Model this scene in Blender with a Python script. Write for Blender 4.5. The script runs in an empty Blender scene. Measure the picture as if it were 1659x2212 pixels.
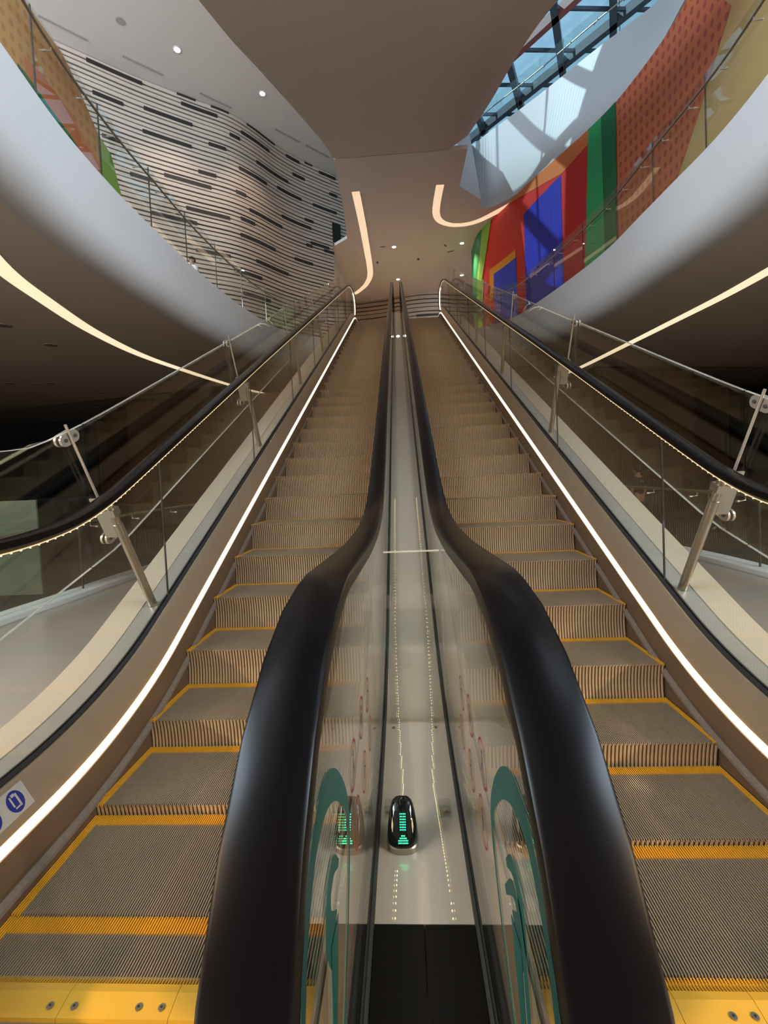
import bpy, bmesh, math, random
from mathutils import Vector, Matrix
random.seed(7)
sc = bpy.context.scene
COL = sc.collection

# ------------------------------------------------------------------ camera
YAW, PITCH, ROLL = 0.0459389799, -0.036443045, 0.045803227
FPX, W0, H0 = 903.54, 1659.0, 2212.0
f = Vector((-math.sin(YAW)*math.cos(PITCH), math.cos(YAW)*math.cos(PITCH), math.sin(PITCH)))
r = Vector((math.cos(YAW), math.sin(YAW), 0.0))
u = r.cross(f)
r2 = math.cos(ROLL)*r - math.sin(ROLL)*u
u2 = math.sin(ROLL)*r + math.cos(ROLL)*u
cam_d = bpy.data.cameras.new('camera')
cam = bpy.data.objects.new('camera', cam_d)
COL.objects.link(cam)
M = Matrix((r2, u2, -f)).transposed().to_4x4()
M.translation = Vector((0.0, 0.0, 1.5137))
cam.matrix_world = M
cam_d.sensor_fit = 'VERTICAL'
cam_d.sensor_height = 32.0
cam_d.lens = FPX/H0*32.0
cam_d.shift_x = -2.3/H0
cam_d.shift_y = -92.46/H0
cam_d.clip_start = 0.02
cam_d.clip_end = 300
sc.camera = cam

# ------------------------------------------------------------------ world, sun, exposure
world = bpy.data.worlds.new('sky')
sc.world = world
world.use_nodes = True
bg = world.node_tree.nodes['Background']
bg.inputs[0].default_value = (0.52, 0.78, 1.0, 1)
bg.inputs[1].default_value = 0.95
SUN_DIR = Vector((0.52, 0.05, -0.75)).normalized()
sun_d = bpy.data.lights.new('sun', 'SUN')
sun_d.energy = 4.6
sun_d.color = (0.92, 1.0, 0.97)
sun_d.angle = math.radians(0.6)
sun = bpy.data.objects.new('sun', sun_d)
sun.rotation_euler = SUN_DIR.to_track_quat('-Z', 'Y').to_euler()
sun.location = (-6, 4, 22)
COL.objects.link(sun)
sc.view_settings.view_transform = 'Standard'
sc.view_settings.look = 'None'
sc.view_settings.gamma = 1.0
sc.view_settings.exposure = -0.24
sc.view_settings.use_curve_mapping = False
sc.cycles.max_bounces = 9
sc.cycles.transparent_max_bounces = 40
sc.cycles.glossy_bounces = 4
sc.cycles.diffuse_bounces = 5
sc.cycles.sample_clamp_indirect = 4.0
sc.cycles.caustics_reflective = False
sc.cycles.caustics_refractive = False

def area(name, loc, size, power, color, rot=(0, 0, 0)):
    d = bpy.data.lights.new(name, 'AREA')
    d.shape = 'RECTANGLE'; d.size, d.size_y = size
    d.energy = power; d.color = color
    o = bpy.data.objects.new(name, d)
    o.location = loc; o.rotation_euler = rot
    COL.objects.link(o)
    return o
WARM = (1.0, 0.74, 0.47)
DAY = (0.72, 0.86, 1.0)
# unseen warm spots added so the floor bounces light up onto the soffits
for hx, hy, hz, tx, ty, tz_, pw, sz in ((-8.5, -4.0, 4.5, -3.9, -1.0, 0.0, 7000, 44), (8.5, -4.0, 4.5, 3.9, -1.0, 0.0, 7000, 44)):
    hd = bpy.data.lights.new('hall_fill_spot', 'SPOT'); hd.energy = pw; hd.color = WARM
    hd.spot_size = math.radians(sz); hd.spot_blend = 0.8; hd.shadow_soft_size = 0.12
    ho = bpy.data.objects.new('hall_fill_spot', hd); ho.location = (hx, hy, hz)
    ho.rotation_euler = (Vector((tx, ty, tz_))-Vector((hx, hy, hz))).to_track_quat('-Z', 'Y').to_euler()
    COL.objects.link(ho)
# warm fill areas added at both sides of the hall to light the steps
for sx in (-1, 1):
    a_ = area('hall_side_fill', (sx*12.5, -5.0, 3.4), (5, 3), 980, (1.0, 0.70, 0.42))
    a_.rotation_euler = (Vector((0, 6.5, 1.8))-Vector(a_.location)).to_track_quat('-Z', 'Y').to_euler()
# cool fill areas added high at both sides of the hall to brighten fascias
area('cool_fill_left', (-14.0, -2.5, 10.2), (6, 9), 5600, DAY, (0, math.radians(-94), math.radians(22)))
area('cool_fill_right', (14.0, -2.5, 10.2), (6, 9), 5600, DAY, (0, math.radians(94), math.radians(-22)))
# daylight falling through the roof glazing over the void
area('roof_daylight_left', (-7.5, 3.2, 12.9), (5, 6), 350, DAY, (0, math.radians(-40), 0))
area('roof_daylight_right', (7.5, 3.2, 12.9), (5, 6), 350, DAY, (0, math.radians(40), 0))

# ------------------------------------------------------------------ materials
MATS = {}
def mat(name, color, rough=0.5, metal=0.0, emit=None, strength=0.0, noise=0.0, nscale=8.0, spec=0.5, bump=0.0, coat=0.0):
    if name in MATS: return MATS[name]
    m = bpy.data.materials.new(name); m.use_nodes = True
    nt = m.node_tree; b = nt.nodes['Principled BSDF']
    b.inputs['Base Color'].default_value = (*color, 1)
    b.inputs['Roughness'].default_value = rough
    b.inputs['Metallic'].default_value = metal
    b.inputs['Specular IOR Level'].default_value = spec
    if coat: b.inputs['Coat Weight'].default_value = coat; b.inputs['Coat Roughness'].default_value = 0.012
    if emit:
        b.inputs['Emission Color'].default_value = (*emit, 1)
        b.inputs['Emission Strength'].default_value = strength
    if noise or bump:
        tc = nt.nodes.new('ShaderNodeTexCoord')
        n = nt.nodes.new('ShaderNodeTexNoise'); n.inputs['Scale'].default_value = nscale; n.inputs['Detail'].default_value = 4
        nt.links.new(tc.outputs['Object'], n.inputs['Vector'])
        if noise:
            mr = nt.nodes.new('ShaderNodeMapRange')
            mr.inputs['To Min'].default_value = 1-noise; mr.inputs['To Max'].default_value = 1+noise
            nt.links.new(n.outputs['Fac'], mr.inputs['Value'])
            mx = nt.nodes.new('ShaderNodeVectorMath'); mx.operation = 'SCALE'
            mx.inputs[0].default_value = color
            nt.links.new(mr.outputs['Result'], mx.inputs['Scale'])
            nt.links.new(mx.outputs['Vector'], b.inputs['Base Color'])
        if bump:
            bp = nt.nodes.new('ShaderNodeBump'); bp.inputs['Strength'].default_value = bump; bp.inputs['Distance'].default_value = 0.01
            nt.links.new(n.outputs['Fac'], bp.inputs['Height']); nt.links.new(bp.outputs['Normal'], b.inputs['Normal'])
    MATS[name] = m
    return m
def glass_mat(name, tint=(0.93, 0.96, 0.94), refl=(1, 1, 1), ior=1.5, rough=0.0):
    m = bpy.data.materials.new(name); m.use_nodes = True
    nt = m.node_tree; nt.nodes.clear()
    out = nt.nodes.new('ShaderNodeOutputMaterial')
    mix = nt.nodes.new('ShaderNodeMixShader')
    tr = nt.nodes.new('ShaderNodeBsdfTransparent'); tr.inputs[0].default_value = (*tint, 1)
    gl = nt.nodes.new('ShaderNodeBsdfGlossy'); gl.inputs[0].default_value = (*refl, 1); gl.inputs['Roughness'].default_value = rough
    # reflectance from the facing angle (the same on the front and back face of the pane)
    lw = nt.nodes.new('ShaderNodeLayerWeight'); lw.inputs['Blend'].default_value = 0.5
    pw = nt.nodes.new('ShaderNodeMath'); pw.operation = 'POWER'; pw.inputs[1].default_value = 5.0
    ma = nt.nodes.new('ShaderNodeMath'); ma.operation = 'MULTIPLY_ADD'; ma.inputs[1].default_value = 0.80; ma.inputs[2].default_value = 0.05
    nt.links.new(lw.outputs['Facing'], pw.inputs[0]); nt.links.new(pw.outputs[0], ma.inputs[0])
    nt.links.new(ma.outputs[0], mix.inputs[0]); nt.links.new(tr.outputs[0], mix.inputs[1]); nt.links.new(gl.outputs[0], mix.inputs[2])
    nt.links.new(mix.outputs[0], out.inputs[0])
    MATS[name] = m
    return m
GLASS = glass_mat('balustrade_glass', (0.965, 0.975, 0.955))
GLASS_G = glass_mat('greenish_glass', (0.93, 0.955, 0.94))
ACRYL = glass_mat('clear_acrylic', (0.93, 0.93, 0.90))
WHITE = mat('white_plaster', (0.62, 0.63, 0.65), 0.55, noise=0.02, nscale=1.5)
SOFFIT = mat('soffit_plaster', (0.70, 0.63, 0.56), 0.6, noise=0.03, nscale=1.2)
SLAT = mat('pale_slat', (0.47, 0.395, 0.33), 0.5, noise=0.05, nscale=2.0)
GROOVE = mat('dark_groove', (0.035, 0.028, 0.025), 0.7)
SLOTM = mat('black_slot', (0.012, 0.010, 0.010), 0.6)
FLOOR = mat('grey_terrazzo', (0.38, 0.33, 0.285), 0.28, noise=0.05, nscale=14)
DARKF = mat('dark_floor', (0.10, 0.09, 0.08), 0.35, noise=0.2, nscale=3)
DARKW = mat('brown_wall_panel', (0.075, 0.048, 0.030), 0.4, noise=0.12, nscale=1.0)
BLACKW = mat('black_wall', (0.006, 0.006, 0.006), 0.6)
RUBBER = mat('black_handrail_rubber', (0.0035, 0.0024, 0.0024), 0.30, spec=0.16, noise=0.1, nscale=20)
GASK = mat('black_gasket', (0.012, 0.011, 0.010), 0.45)
STEPM = mat('ribbed_aluminium', (0.38, 0.28, 0.185), 0.42, 0.35, noise=0.10, nscale=6)
STEPD = mat('shaded_rib_valley', (0.030, 0.020, 0.013), 0.7, 0.0, noise=0.2, nscale=10)  # groove shade put into the darker colour of the tread valleys
STEPR = mat('riser_valley', (0.30, 0.205, 0.125), 0.5, 0.3, noise=0.15, nscale=8)
STEPF = mat('riser_rib', (0.66, 0.50, 0.33), 0.42, 0.4, noise=0.10, nscale=6)
STEPY = mat('yellow_demarcation', (0.74, 0.34, 0.022), 0.45, noise=0.15, nscale=12)
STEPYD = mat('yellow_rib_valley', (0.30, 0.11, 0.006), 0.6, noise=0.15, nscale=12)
COMBY = mat('yellow_comb_plastic', (0.60, 0.30, 0.022), 0.32, noise=0.06, nscale=5)
STEEL = mat('brushed_steel', (0.36, 0.31, 0.245), 0.28, 0.85, noise=0.06, nscale=7)
BRONZE = mat('bronze_inner_deck', (0.50, 0.385, 0.27), 0.30, 0.75, noise=0.07, nscale=4)
SKIRT = mat('brown_skirt_panel', (0.20, 0.135, 0.085), 0.32, 0.6, noise=0.08, nscale=4)
BRUSH = mat('brown_brush_strip', (0.15, 0.11, 0.085), 0.8, noise=0.3, nscale=60)
GREYD = mat('grey_metal_deck', (0.40, 0.375, 0.335), 0.33, 0.55, noise=0.22, nscale=2.2)
BEIGE = mat('beige_cladding', (0.45, 0.38, 0.28), 0.35, 0.15, noise=0.03, nscale=3)
DECK = mat('satin_centre_deck', (0.37, 0.31, 0.245), 0.42, 0.20, noise=0.05, nscale=5, coat=1.0)
BLACKP = mat('black_cover_plate', (0.0035, 0.0022, 0.0014), 0.6, spec=0.10, noise=0.1, nscale=20)
CHROME = mat('polished_steel', (0.58, 0.52, 0.45), 0.36, 0.85)
LEDW = mat('white_light_strip', (0.9, 0.85, 0.75), 0.5, emit=(1.0, 0.87, 0.62), strength=3.4)
LEDC = mat('cove_light', (0.9, 0.75, 0.6), 0.5, emit=(1.0, 0.70, 0.46), strength=0.92)
LEDS = mat('soffit_light', (0.9, 0.75, 0.6), 0.5, emit=(1.0, 0.79, 0.52), strength=1.25)
LEDG = mat('gold_light_dots', (0.9, 0.7, 0.4), 0.5, emit=(1.0, 0.80, 0.42), strength=30.0)
LEDO = mat('dim_gold_light_dots', (0.9, 0.7, 0.4), 0.5, emit=(1.0, 0.78, 0.42), strength=2.0)
LEDR = mat('gold_light_line', (0.8, 0.6, 0.3), 0.5, emit=(1.0, 0.76, 0.40), strength=0.32)
LAMP = mat('downlight_lens', (1, 1, 1), 0.5, emit=(1.0, 0.96, 0.88), strength=14.0)
TEAL = mat('teal_sticker', (0.001, 0.055, 0.046), 0.5)
RED = mat('red_print', (0.12, 0.012, 0.010), 0.45)
BLUEP = mat('blue_print', (0.015, 0.02, 0.16), 0.35)
PALE = mat('pale_print', (0.38, 0.33, 0.28), 0.4)
BLACKG = mat('black_gloss_housing', (0.004, 0.005, 0.004), 0.06, coat=0.5)
GREENL = mat('green_light_dots', (0, 0.4, 0.2), 0.4, emit=(0.02, 1.0, 0.38), strength=5.0)
DARKFIX = mat('dark_fixture', (0.05, 0.045, 0.04), 0.5)
GREYFIX = mat('grey_fixture', (0.30, 0.28, 0.26), 0.5)
MULL = mat('dark_blue_steel', (0.045, 0.060, 0.085), 0.5, 0.2)
MULLR = mat('oxide_red_steel', (0.20, 0.055, 0.045), 0.5)
SKYG = glass_mat('roof_glass', (0.80, 0.92, 0.96))
CURB = mat('white_curb', (0.80, 0.80, 0.80), 0.4)

def mural_mat(name, c1, c2=None, kind=None, sx=1.0):
    m = mat(name, c1, 0.5)
    if c2 is None: return m
    nt = m.node_tree; b = nt.nodes['Principled BSDF']
    uv = nt.nodes.new('ShaderNodeUVMap')
    mix = nt.nodes.new('ShaderNodeMix'); mix.data_type = 'RGBA'
    mix.inputs[6].default_value = (*c1, 1); mix.inputs[7].default_value = (*c2, 1)
    if kind == 'stripes':
        w = nt.nodes.new('ShaderNodeTexWave'); w.bands_direction = 'X'; w.inputs['Scale'].default_value = sx
        nt.links.new(uv.outputs[0], w.inputs['Vector']); nt.links.new(w.outputs['Fac'], mix.inputs[0])
    else:
        mp = nt.nodes.new('ShaderNodeMapping'); mp.inputs['Scale'].default_value = (sx, sx*0.72, 1); mp.inputs['Rotation'].default_value = (0, 0, math.radians(0))
        vo = nt.nodes.new('ShaderNodeTexVoronoi'); vo.inputs['Randomness'].default_value = 0.0; vo.inputs['Scale'].default_value = 1.0
        ck = nt.nodes.new('ShaderNodeMath'); ck.operation = 'LESS_THAN'; ck.inputs[1].default_value = 0.27
        nt.links.new(uv.outputs[0], mp.inputs[0]); nt.links.new(mp.outputs[0], vo.inputs['Vector'])
        nt.links.new(vo.outputs['Distance'], ck.inputs[0]); nt.links.new(ck.outputs[0], mix.inputs[0])
    nt.links.new(mix.outputs[2], b.inputs['Base Color'])
    return m
M_RED = mural_mat('mural_red', (0.62, 0.022, 0.016))
M_ORW = mural_mat('mural_orange', (0.72, 0.20, 0.05))
M_ORD = mural_mat('mural_orange_dots', (0.62, 0.17, 0.065), (0.42, 0.075, 0.035), 'dots', 5.2)
M_YEL = mural_mat('mural_yellow_beige', (0.60, 0.41, 0.16))
M_YO = mural_mat('mural_amber', (0.80, 0.33, 0.02))
M_GL = mural_mat('mural_light_green', (0.03, 0.42, 0.14))
M_GD = mural_mat('mural_dark_green', (0.008, 0.16, 0.055))
M_LG = mural_mat('mural_leaf_green', (0.20, 0.40, 0.05))
M_BL = mural_mat('mural_blue_ribbed', (0.02, 0.03, 0.50), (0.01, 0.018, 0.34), 'stripes', 3.6)
M_BL2 = mural_mat('mural_blue', (0.02, 0.05, 0.55))
M_TAN = mural_mat('mural_tan_dots', (0.62, 0.33, 0.10), (0.50, 0.22, 0.06), 'dots', 6.0)
M_TER = mural_mat('mural_terracotta', (0.60, 0.19, 0.07))

# ------------------------------------------------------------------ helpers
def obj(name, bm, mats, parent=None, smooth=False):
    me = bpy.data.meshes.new(name)
    bmesh.ops.recalc_face_normals(bm, faces=bm.faces)
    bm.to_mesh(me); bm.free()
    for m in (mats if isinstance(mats, (list, tuple)) else [mats]): me.materials.append(m)
    if smooth:
        for p in me.polygons: p.use_smooth = True
        try: me.set_sharp_from_angle(angle=math.radians(35))
        except Exception: pass
    o = bpy.data.objects.new(name, me); COL.objects.link(o)
    if parent: o.parent = parent
    return o
def thing(name, label, cat, loc=(0, 0, 0), group=None):
    o = bpy.data.objects.new(name, None); COL.objects.link(o)
    o.location = loc; o.empty_display_size = 0.1
    o['label'] = label; o['category'] = cat
    if group: o['group'] = group
    return o
def tag(o, label, cat, group=None):
    o['label'] = label; o['category'] = cat
    if group: o['group'] = group
    return o
def structure(o, label=None):
    o['kind'] = 'structure'
    if label: o['label'] = label
    return o
def place(o):
    """move the geometry of a parentless mesh so that its origin sits at its own centre"""
    me = o.data
    c = sum((v.co for v in me.vertices), Vector())/len(me.vertices)
    me.transform(Matrix.Translation(-c)); o.location = c
    return o
def rel(bm, t):
    bmesh.ops.translate(bm, verts=bm.verts, vec=-Vector(t.location)); return bm
def box(bm, a, b, mi=0):
    x0, y0, z0 = a; x1, y1, z1 = b
    v = [bm.verts.new(p) for p in ((x0,y0,z0),(x1,y0,z0),(x1,y1,z0),(x0,y1,z0),(x0,y0,z1),(x1,y0,z1),(x1,y1,z1),(x0,y1,z1))]
    for q in ((0,3,2,1),(4,5,6,7),(0,1,5,4),(1,2,6,5),(2,3,7,6),(3,0,4,7)):
        bm.faces.new([v[i] for i in q]).material_index = mi
    return v
def obox(bm, c, ax, ay, az, mi=0):
    """oriented box: centre and three half-axis vectors"""
    c = Vector(c); ax, ay, az = Vector(ax), Vector(ay), Vector(az)
    v = [bm.verts.new(c+sx*ax+sy*ay+sz*az) for sz in (-1, 1) for sx, sy in ((-1,-1),(1,-1),(1,1),(-1,1))]
    for q in ((0,3,2,1),(4,5,6,7),(0,1,5,4),(1,2,6,5),(2,3,7,6),(3,0,4,7)):
        bm.faces.new([v[i] for i in q]).material_index = mi
def tube(bm, pts, rad, seg=10, mi=0, caps=True):
    pts = [Vector(p) for p in pts]; rings = []
    for i, p in enumerate(pts):
        d = (pts[min(i+1, len(pts)-1)]-pts[max(i-1, 0)]).normalized()
        a = d.orthogonal().normalized() if i == 0 else (a-d*a.dot(d)).normalized()
        b = d.cross(a)
        rr = rad[i] if isinstance(rad, (list, tuple)) else rad
        rings.append([bm.verts.new(p+rr*(math.cos(2*math.pi*k/seg)*a+math.sin(2*math.pi*k/seg)*b)) for k in range(seg)])
    for A, B in zip(rings, rings[1:]):
        for k in range(seg):
            bm.faces.new((A[k], A[(k+1) % seg], B[(k+1) % seg], B[k])).material_index = mi
    if caps:
        bm.faces.new(rings[0][::-1]).material_index = mi; bm.faces.new(rings[-1]).material_index = mi
def cyl(bm, c, d, rad, h, seg=20, mi=0):
    d = Vector(d).normalized(); c = Vector(c)
    tube(bm, [c-d*h/2, c+d*h/2], rad, seg, mi)
def prism(bm, pts, z0, z1, mi=0):
    """extrude a plan polygon"""
    A = [bm.verts.new((p[0], p[1], z0)) for p in pts]; B = [bm.verts.new((p[0], p[1], z1)) for p in pts]
    n = len(pts)
    bm.faces.new(A).material_index = mi; bm.faces.new(B).material_index = mi
    for i in range(n): bm.faces.new((A[i], A[(i+1) % n], B[(i+1) % n], B[i])).material_index = mi
def tri(bm):
    bmesh.ops.triangulate(bm, faces=[q for q in bm.faces if len(q.verts) > 4]); return bm
def catmull(P, n=8):
    P = [Vector(p) for p in P]; P = [2*P[0]-P[1]]+P+[2*P[-1]-P[-2]]; o = []
    for i in range(1, len(P)-2):
        a, b, c, d = P[i-1:i+3]
        for k in range(n):
            t = k/n
            o.append(0.5*(2*b+(c-a)*t+(2*a-5*b+4*c-d)*t*t+(3*b-a-3*c+d)*t**3))
    o.append(P[-2]); return o
def sweep(bm, prof, path, closed=True, mi=0, flip=1):
    """prof: (x, n); path: (y, z) polyline; the profile stays square to the path"""
    rings = []
    for i, (y, z) in enumerate(path):
        a = path[max(i-1, 0)]; b = path[min(i+1, len(path)-1)]
        t = Vector((b[0]-a[0], b[1]-a[1])).normalized(); N = (-t[1], t[0])
        rings.append([bm.verts.new((x, y+n*N[0], z+n*N[1])) for x, n in prof])
    m = len(prof)
    for A, B in zip(rings, rings[1:]):
        for k in range(m if closed else m-1):
            bm.faces.new((A[k], A[(k+1) % m], B[(k+1) % m], B[k])).material_index = mi
    if closed:
        bm.faces.new(rings[0]).material_index = mi; bm.faces.new(rings[-1][::-1]).material_index = mi

# ------------------------------------------------------------------ escalator geometry
TH = math.radians(26.0); T = math.tan(TH)
LV = 6.1                                          # level of the upper landing
def incl_path(yc, R1, yend, R2, y0, zt=LV, n=14):
    """flat, arc, incline, arc, flat"""
    L1 = R1*math.tan(TH/2); L2 = R2*math.tan(TH/2); yt = yc+zt/T
    pts = [(y0, 0.0)]
    cs = (yc-L1, R1)
    for k in range(n+1):
        a = TH*k/n; pts.append((cs[0]+R1*math.sin(a), R1-R1*math.cos(a)))
    ys = yt-L2*math.cos(TH); zs = zt-L2*math.sin(TH)
    y1, z1 = pts[-1]
    for k in range(1, 30): pts.append((y1+(ys-y1)*k/30, z1+(zs-z1)*k/30))
    for k in range(n+1):
        a = TH*(1-k/n); pts.append((yt+L2-R2*math.sin(a), zt-R2*(1-math.cos(a))))
    pts.append((yend, zt))
    return pts
BASE = incl_path(2.05, 2.4, 15.6, 3.0, -0.6)
NOSE = incl_path(1.806, 2.3, 16.5, 2.3, -3.0)
def interp(path, y):
    for a, b in zip(path, path[1:]):
        if a[0] <= y <= b[0]: return a[1]+(b[1]-a[1])*(y-a[0])/max(b[0]-a[0], 1e-9)
    return path[-1][1] if y > path[-1][0] else path[0][1]
def offset(path, n):
    o = []
    for i, (y, z) in enumerate(path):
        a = path[max(i-1, 0)]; b = path[min(i+1, len(path)-1)]
        t = Vector((b[0]-a[0], b[1]-a[1])).normalized()
        o.append((y-n*t[1], z+n*t[0]))
    return o
def nl(y): return 0.7301+(y-3.3028)*T
def rail_path():
    p = []
    c = (0.665, 0.90); R = 0.41
    for k in range(15): 
        a = math.radians(-95-k*(175/14.0))        # from underneath round the front to the top
        p.append((c[0]+R*math.cos(a), c[1]+R*math.sin(a)))
    top = [(0.72, 1.3105), (0.93, 1.288), (1.15, 1.266), (1.35, 1.254), (1.55, 1.250), (1.73, 1.262), (1.90, 1.293), (2.10, nl(2.10)+1.218)]
    y = 2.35
    while y < 13.0: top.append((y, nl(y)+1.213+0.022*min(1, (y-2.35)/2.5))); y += 0.5
    top.append((13.2, nl(13.2)+1.235))
    zt = 7.35; yt = 3.3028+(zt-1.235-0.7301)/T; R2 = 4.0; L2 = R2*math.tan(TH/2)
    for k in range(9):
        a = TH*(1-k/8); top.append((yt+L2-R2*math.sin(a), zt-R2*(1-math.cos(a))))
    q = [(v[0], v[1]) for v in catmull([(a, b, 0) for a, b in top], 4)]
    p += q
    c = (15.30, 6.95); R = 0.40
    for k in range(14):
        a = math.radians(85-k*(175/13.0)); p.append((c[0]+R*math.cos(a), c[1]+R*math.sin(a)))
    return p
RAIL = rail_path()
RPROF = [(-0.040, -0.009), (-0.0385, -0.003), (-0.034, 0.0), (0.034, 0.0), (0.0385, -0.003), (0.040, -0.009), (0.039, -0.030), (0.031, -0.037), (0.017, -0.037), (0.017, -0.030), (-0.017, -0.030), (-0.017, -0.037), (-0.031, -0.037), (-0.039, -0.030)]
SW = 1.122; SD = 0.40
def make_step_mesh(drop):
    bm = bmesh.new()
    w = SW/2
    # tread: fine ribs, yellow along the back and both ends
    n = 124; p = SW/n; h = 0.008
    ys = [0.0, 0.004, 0.35, SD]; zt = [-0.010, 0.0, 0.0, 0.0]
    xs = []
    for i in range(n):
        x = -w+i*p
        xs += [(x, 0), (x+p*0.10, 1), (x+p*0.40, 1), (x+p*0.50, 0)]
    xs.append((w, 0))
    rows = []
    for j, y in enumerate(ys):
        rows.append([bm.verts.new((x, y, (0.0 if t else -h)+(zt[j] if t else 0)-drop*y/SD)) for x, t in xs])
    for j in range(3):
        for i in range(len(xs)-1):
            fc = bm.faces.new((rows[j][i], rows[j][i+1], rows[j+1][i+1], rows[j+1][i]))
            top = xs[i][1] and xs[i+1][1]
            yel = j == 2 or abs((xs[i][0]+xs[i+1][0])/2) > w-0.032
            low = not xs[i][1] and not xs[i+1][1]
            fc.material_index = (3 if low else 2) if yel else (1 if low else 0)
    # riser: broader cleats, slightly hollow
    n = 62; p = SW/n; h = 0.007
    xs = []
    for i in range(n):
        x = -w+i*p
        xs += [(x, 0), (x+p*0.16, 1), (x+p*0.50, 1), (x+p*0.66, 0)]
    xs.append((w, 0))
    prof = [(0.0, -0.004), (0.003, -0.02), (0.010, -0.07), (0.013, -0.12), (0.010, -0.17), (0.002, -0.235)]
    rows = [[bm.verts.new((x, y+(0 if t else h), z)) for x, t in xs] for y, z in prof]
    for j in range(len(prof)-1):
        for i in range(len(xs)-1):
            fc = bm.faces.new((rows[j][i], rows[j+1][i], rows[j+1][i+1], rows[j][i+1]))
            fc.material_index = 4 if (not xs[i][1] and not xs[i+1][1]) else 5
    for s in (-1, 1):                              # end cheeks
        a = [bm.verts.new((s*w, y, z)) for y, z in ((0.005, -0.008), (SD, -0.008-drop), (SD, -0.05-drop), (0.015, -0.21))]
        bm.faces.new(a).material_index = 1
    me = bpy.data.meshes.new('step')
    bmesh.ops.recalc_face_normals(bm, faces=bm.faces)
    bm.to_mesh(me); bm.free()
    for m in (STEPM, STEPD, STEPY, STEPYD, STEPR, STEPF): me.materials.append(m)
    return me
STEP_ME = make_step_mesh(0.027); STEP_FLAT = make_step_mesh(0.004)
XI, XO = 0.1433, 1.5563                            # planes of the inner and outer glass
JOINTS = [2.6+1.7*k for k in range(8)]
def poly_yz(bm, pts, x0, x1, mi=0):
    A = [bm.verts.new((x0, y, z)) for y, z in pts]; B = [bm.verts.new((x1, y, z)) for y, z in pts]; n = len(pts)
    bm.faces.new(A).material_index = mi; bm.faces.new(B[::-1]).material_index = mi
    for i in range(n): bm.faces.new((A[i], B[i], B[(i+1) % n], A[(i+1) % n])).material_index = mi
GL_BOT = offset(BASE, 0.33)
GL_TOP = offset(RAIL, -0.045)
def glass_panels(x, parent):
    top_mid = [p for p in GL_TOP if 0.66 <= p[0] <= 15.32 and p[1] > 1.1+0*p[0] and not (p[0] > 15 and p[1] < 6.95)]
    top_mid = sorted(top_mid)
    edges = [0.0]+JOINTS+[16.5]
    low_new = [p for p in GL_TOP[:15]]             # newel curve at the bottom, underside to top
    up_new = [p for p in GL_TOP[-14:]]
    for k in range(len(edges)-1):
        a, b = edges[k]+0.004, edges[k+1]-0.004
        if k == 0:
            pts = [p for p in low_new]+[p for p in top_mid if low_new[-1][0]+0.01 < p[0] < b]+[(b, interp(top_mid, b)), (b, interp(GL_BOT, b))]
            bot = [p for p in GL_BOT if 0.9 < p[0] < b][::-1]
            pts += bot+[(0.75, interp(GL_BOT, 0.75))]
        elif k == len(edges)-2:
            pts = [(a, interp(GL_BOT, a)), (a, interp(top_mid, a))]+[p for p in top_mid if a < p[0] < up_new[0][0]-0.01]+up_new
            pts += [(15.25, interp(GL_BOT, 15.25))]+[p for p in GL_BOT if a < p[0] < 15.2][::-1]
        else:
            tp = [p for p in top_mid if a < p[0] < b]; bt = [p for p in GL_BOT if a < p[0] < b]
            pts = [(a, interp(GL_BOT, a)), (a, interp(top_mid, a))]+tp+[(b, interp(top_mid, b)), (b, interp(GL_BOT, b))]+bt[::-1]
        bm = bmesh.new(); poly_yz(bm, pts, x-0.005, x+0.005); tri(bm)
        obj('glass_panel', bm, GLASS, parent)
        if 0 < k:
            bm = bmesh.new(); yj = edges[k]; box(bm, (x-0.005, yj-0.0028, interp(GL_BOT, yj)), (x+0.005, yj+0.0028, interp(top_mid, yj))); obj('joint_seal', bm, GASK, parent)
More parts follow.
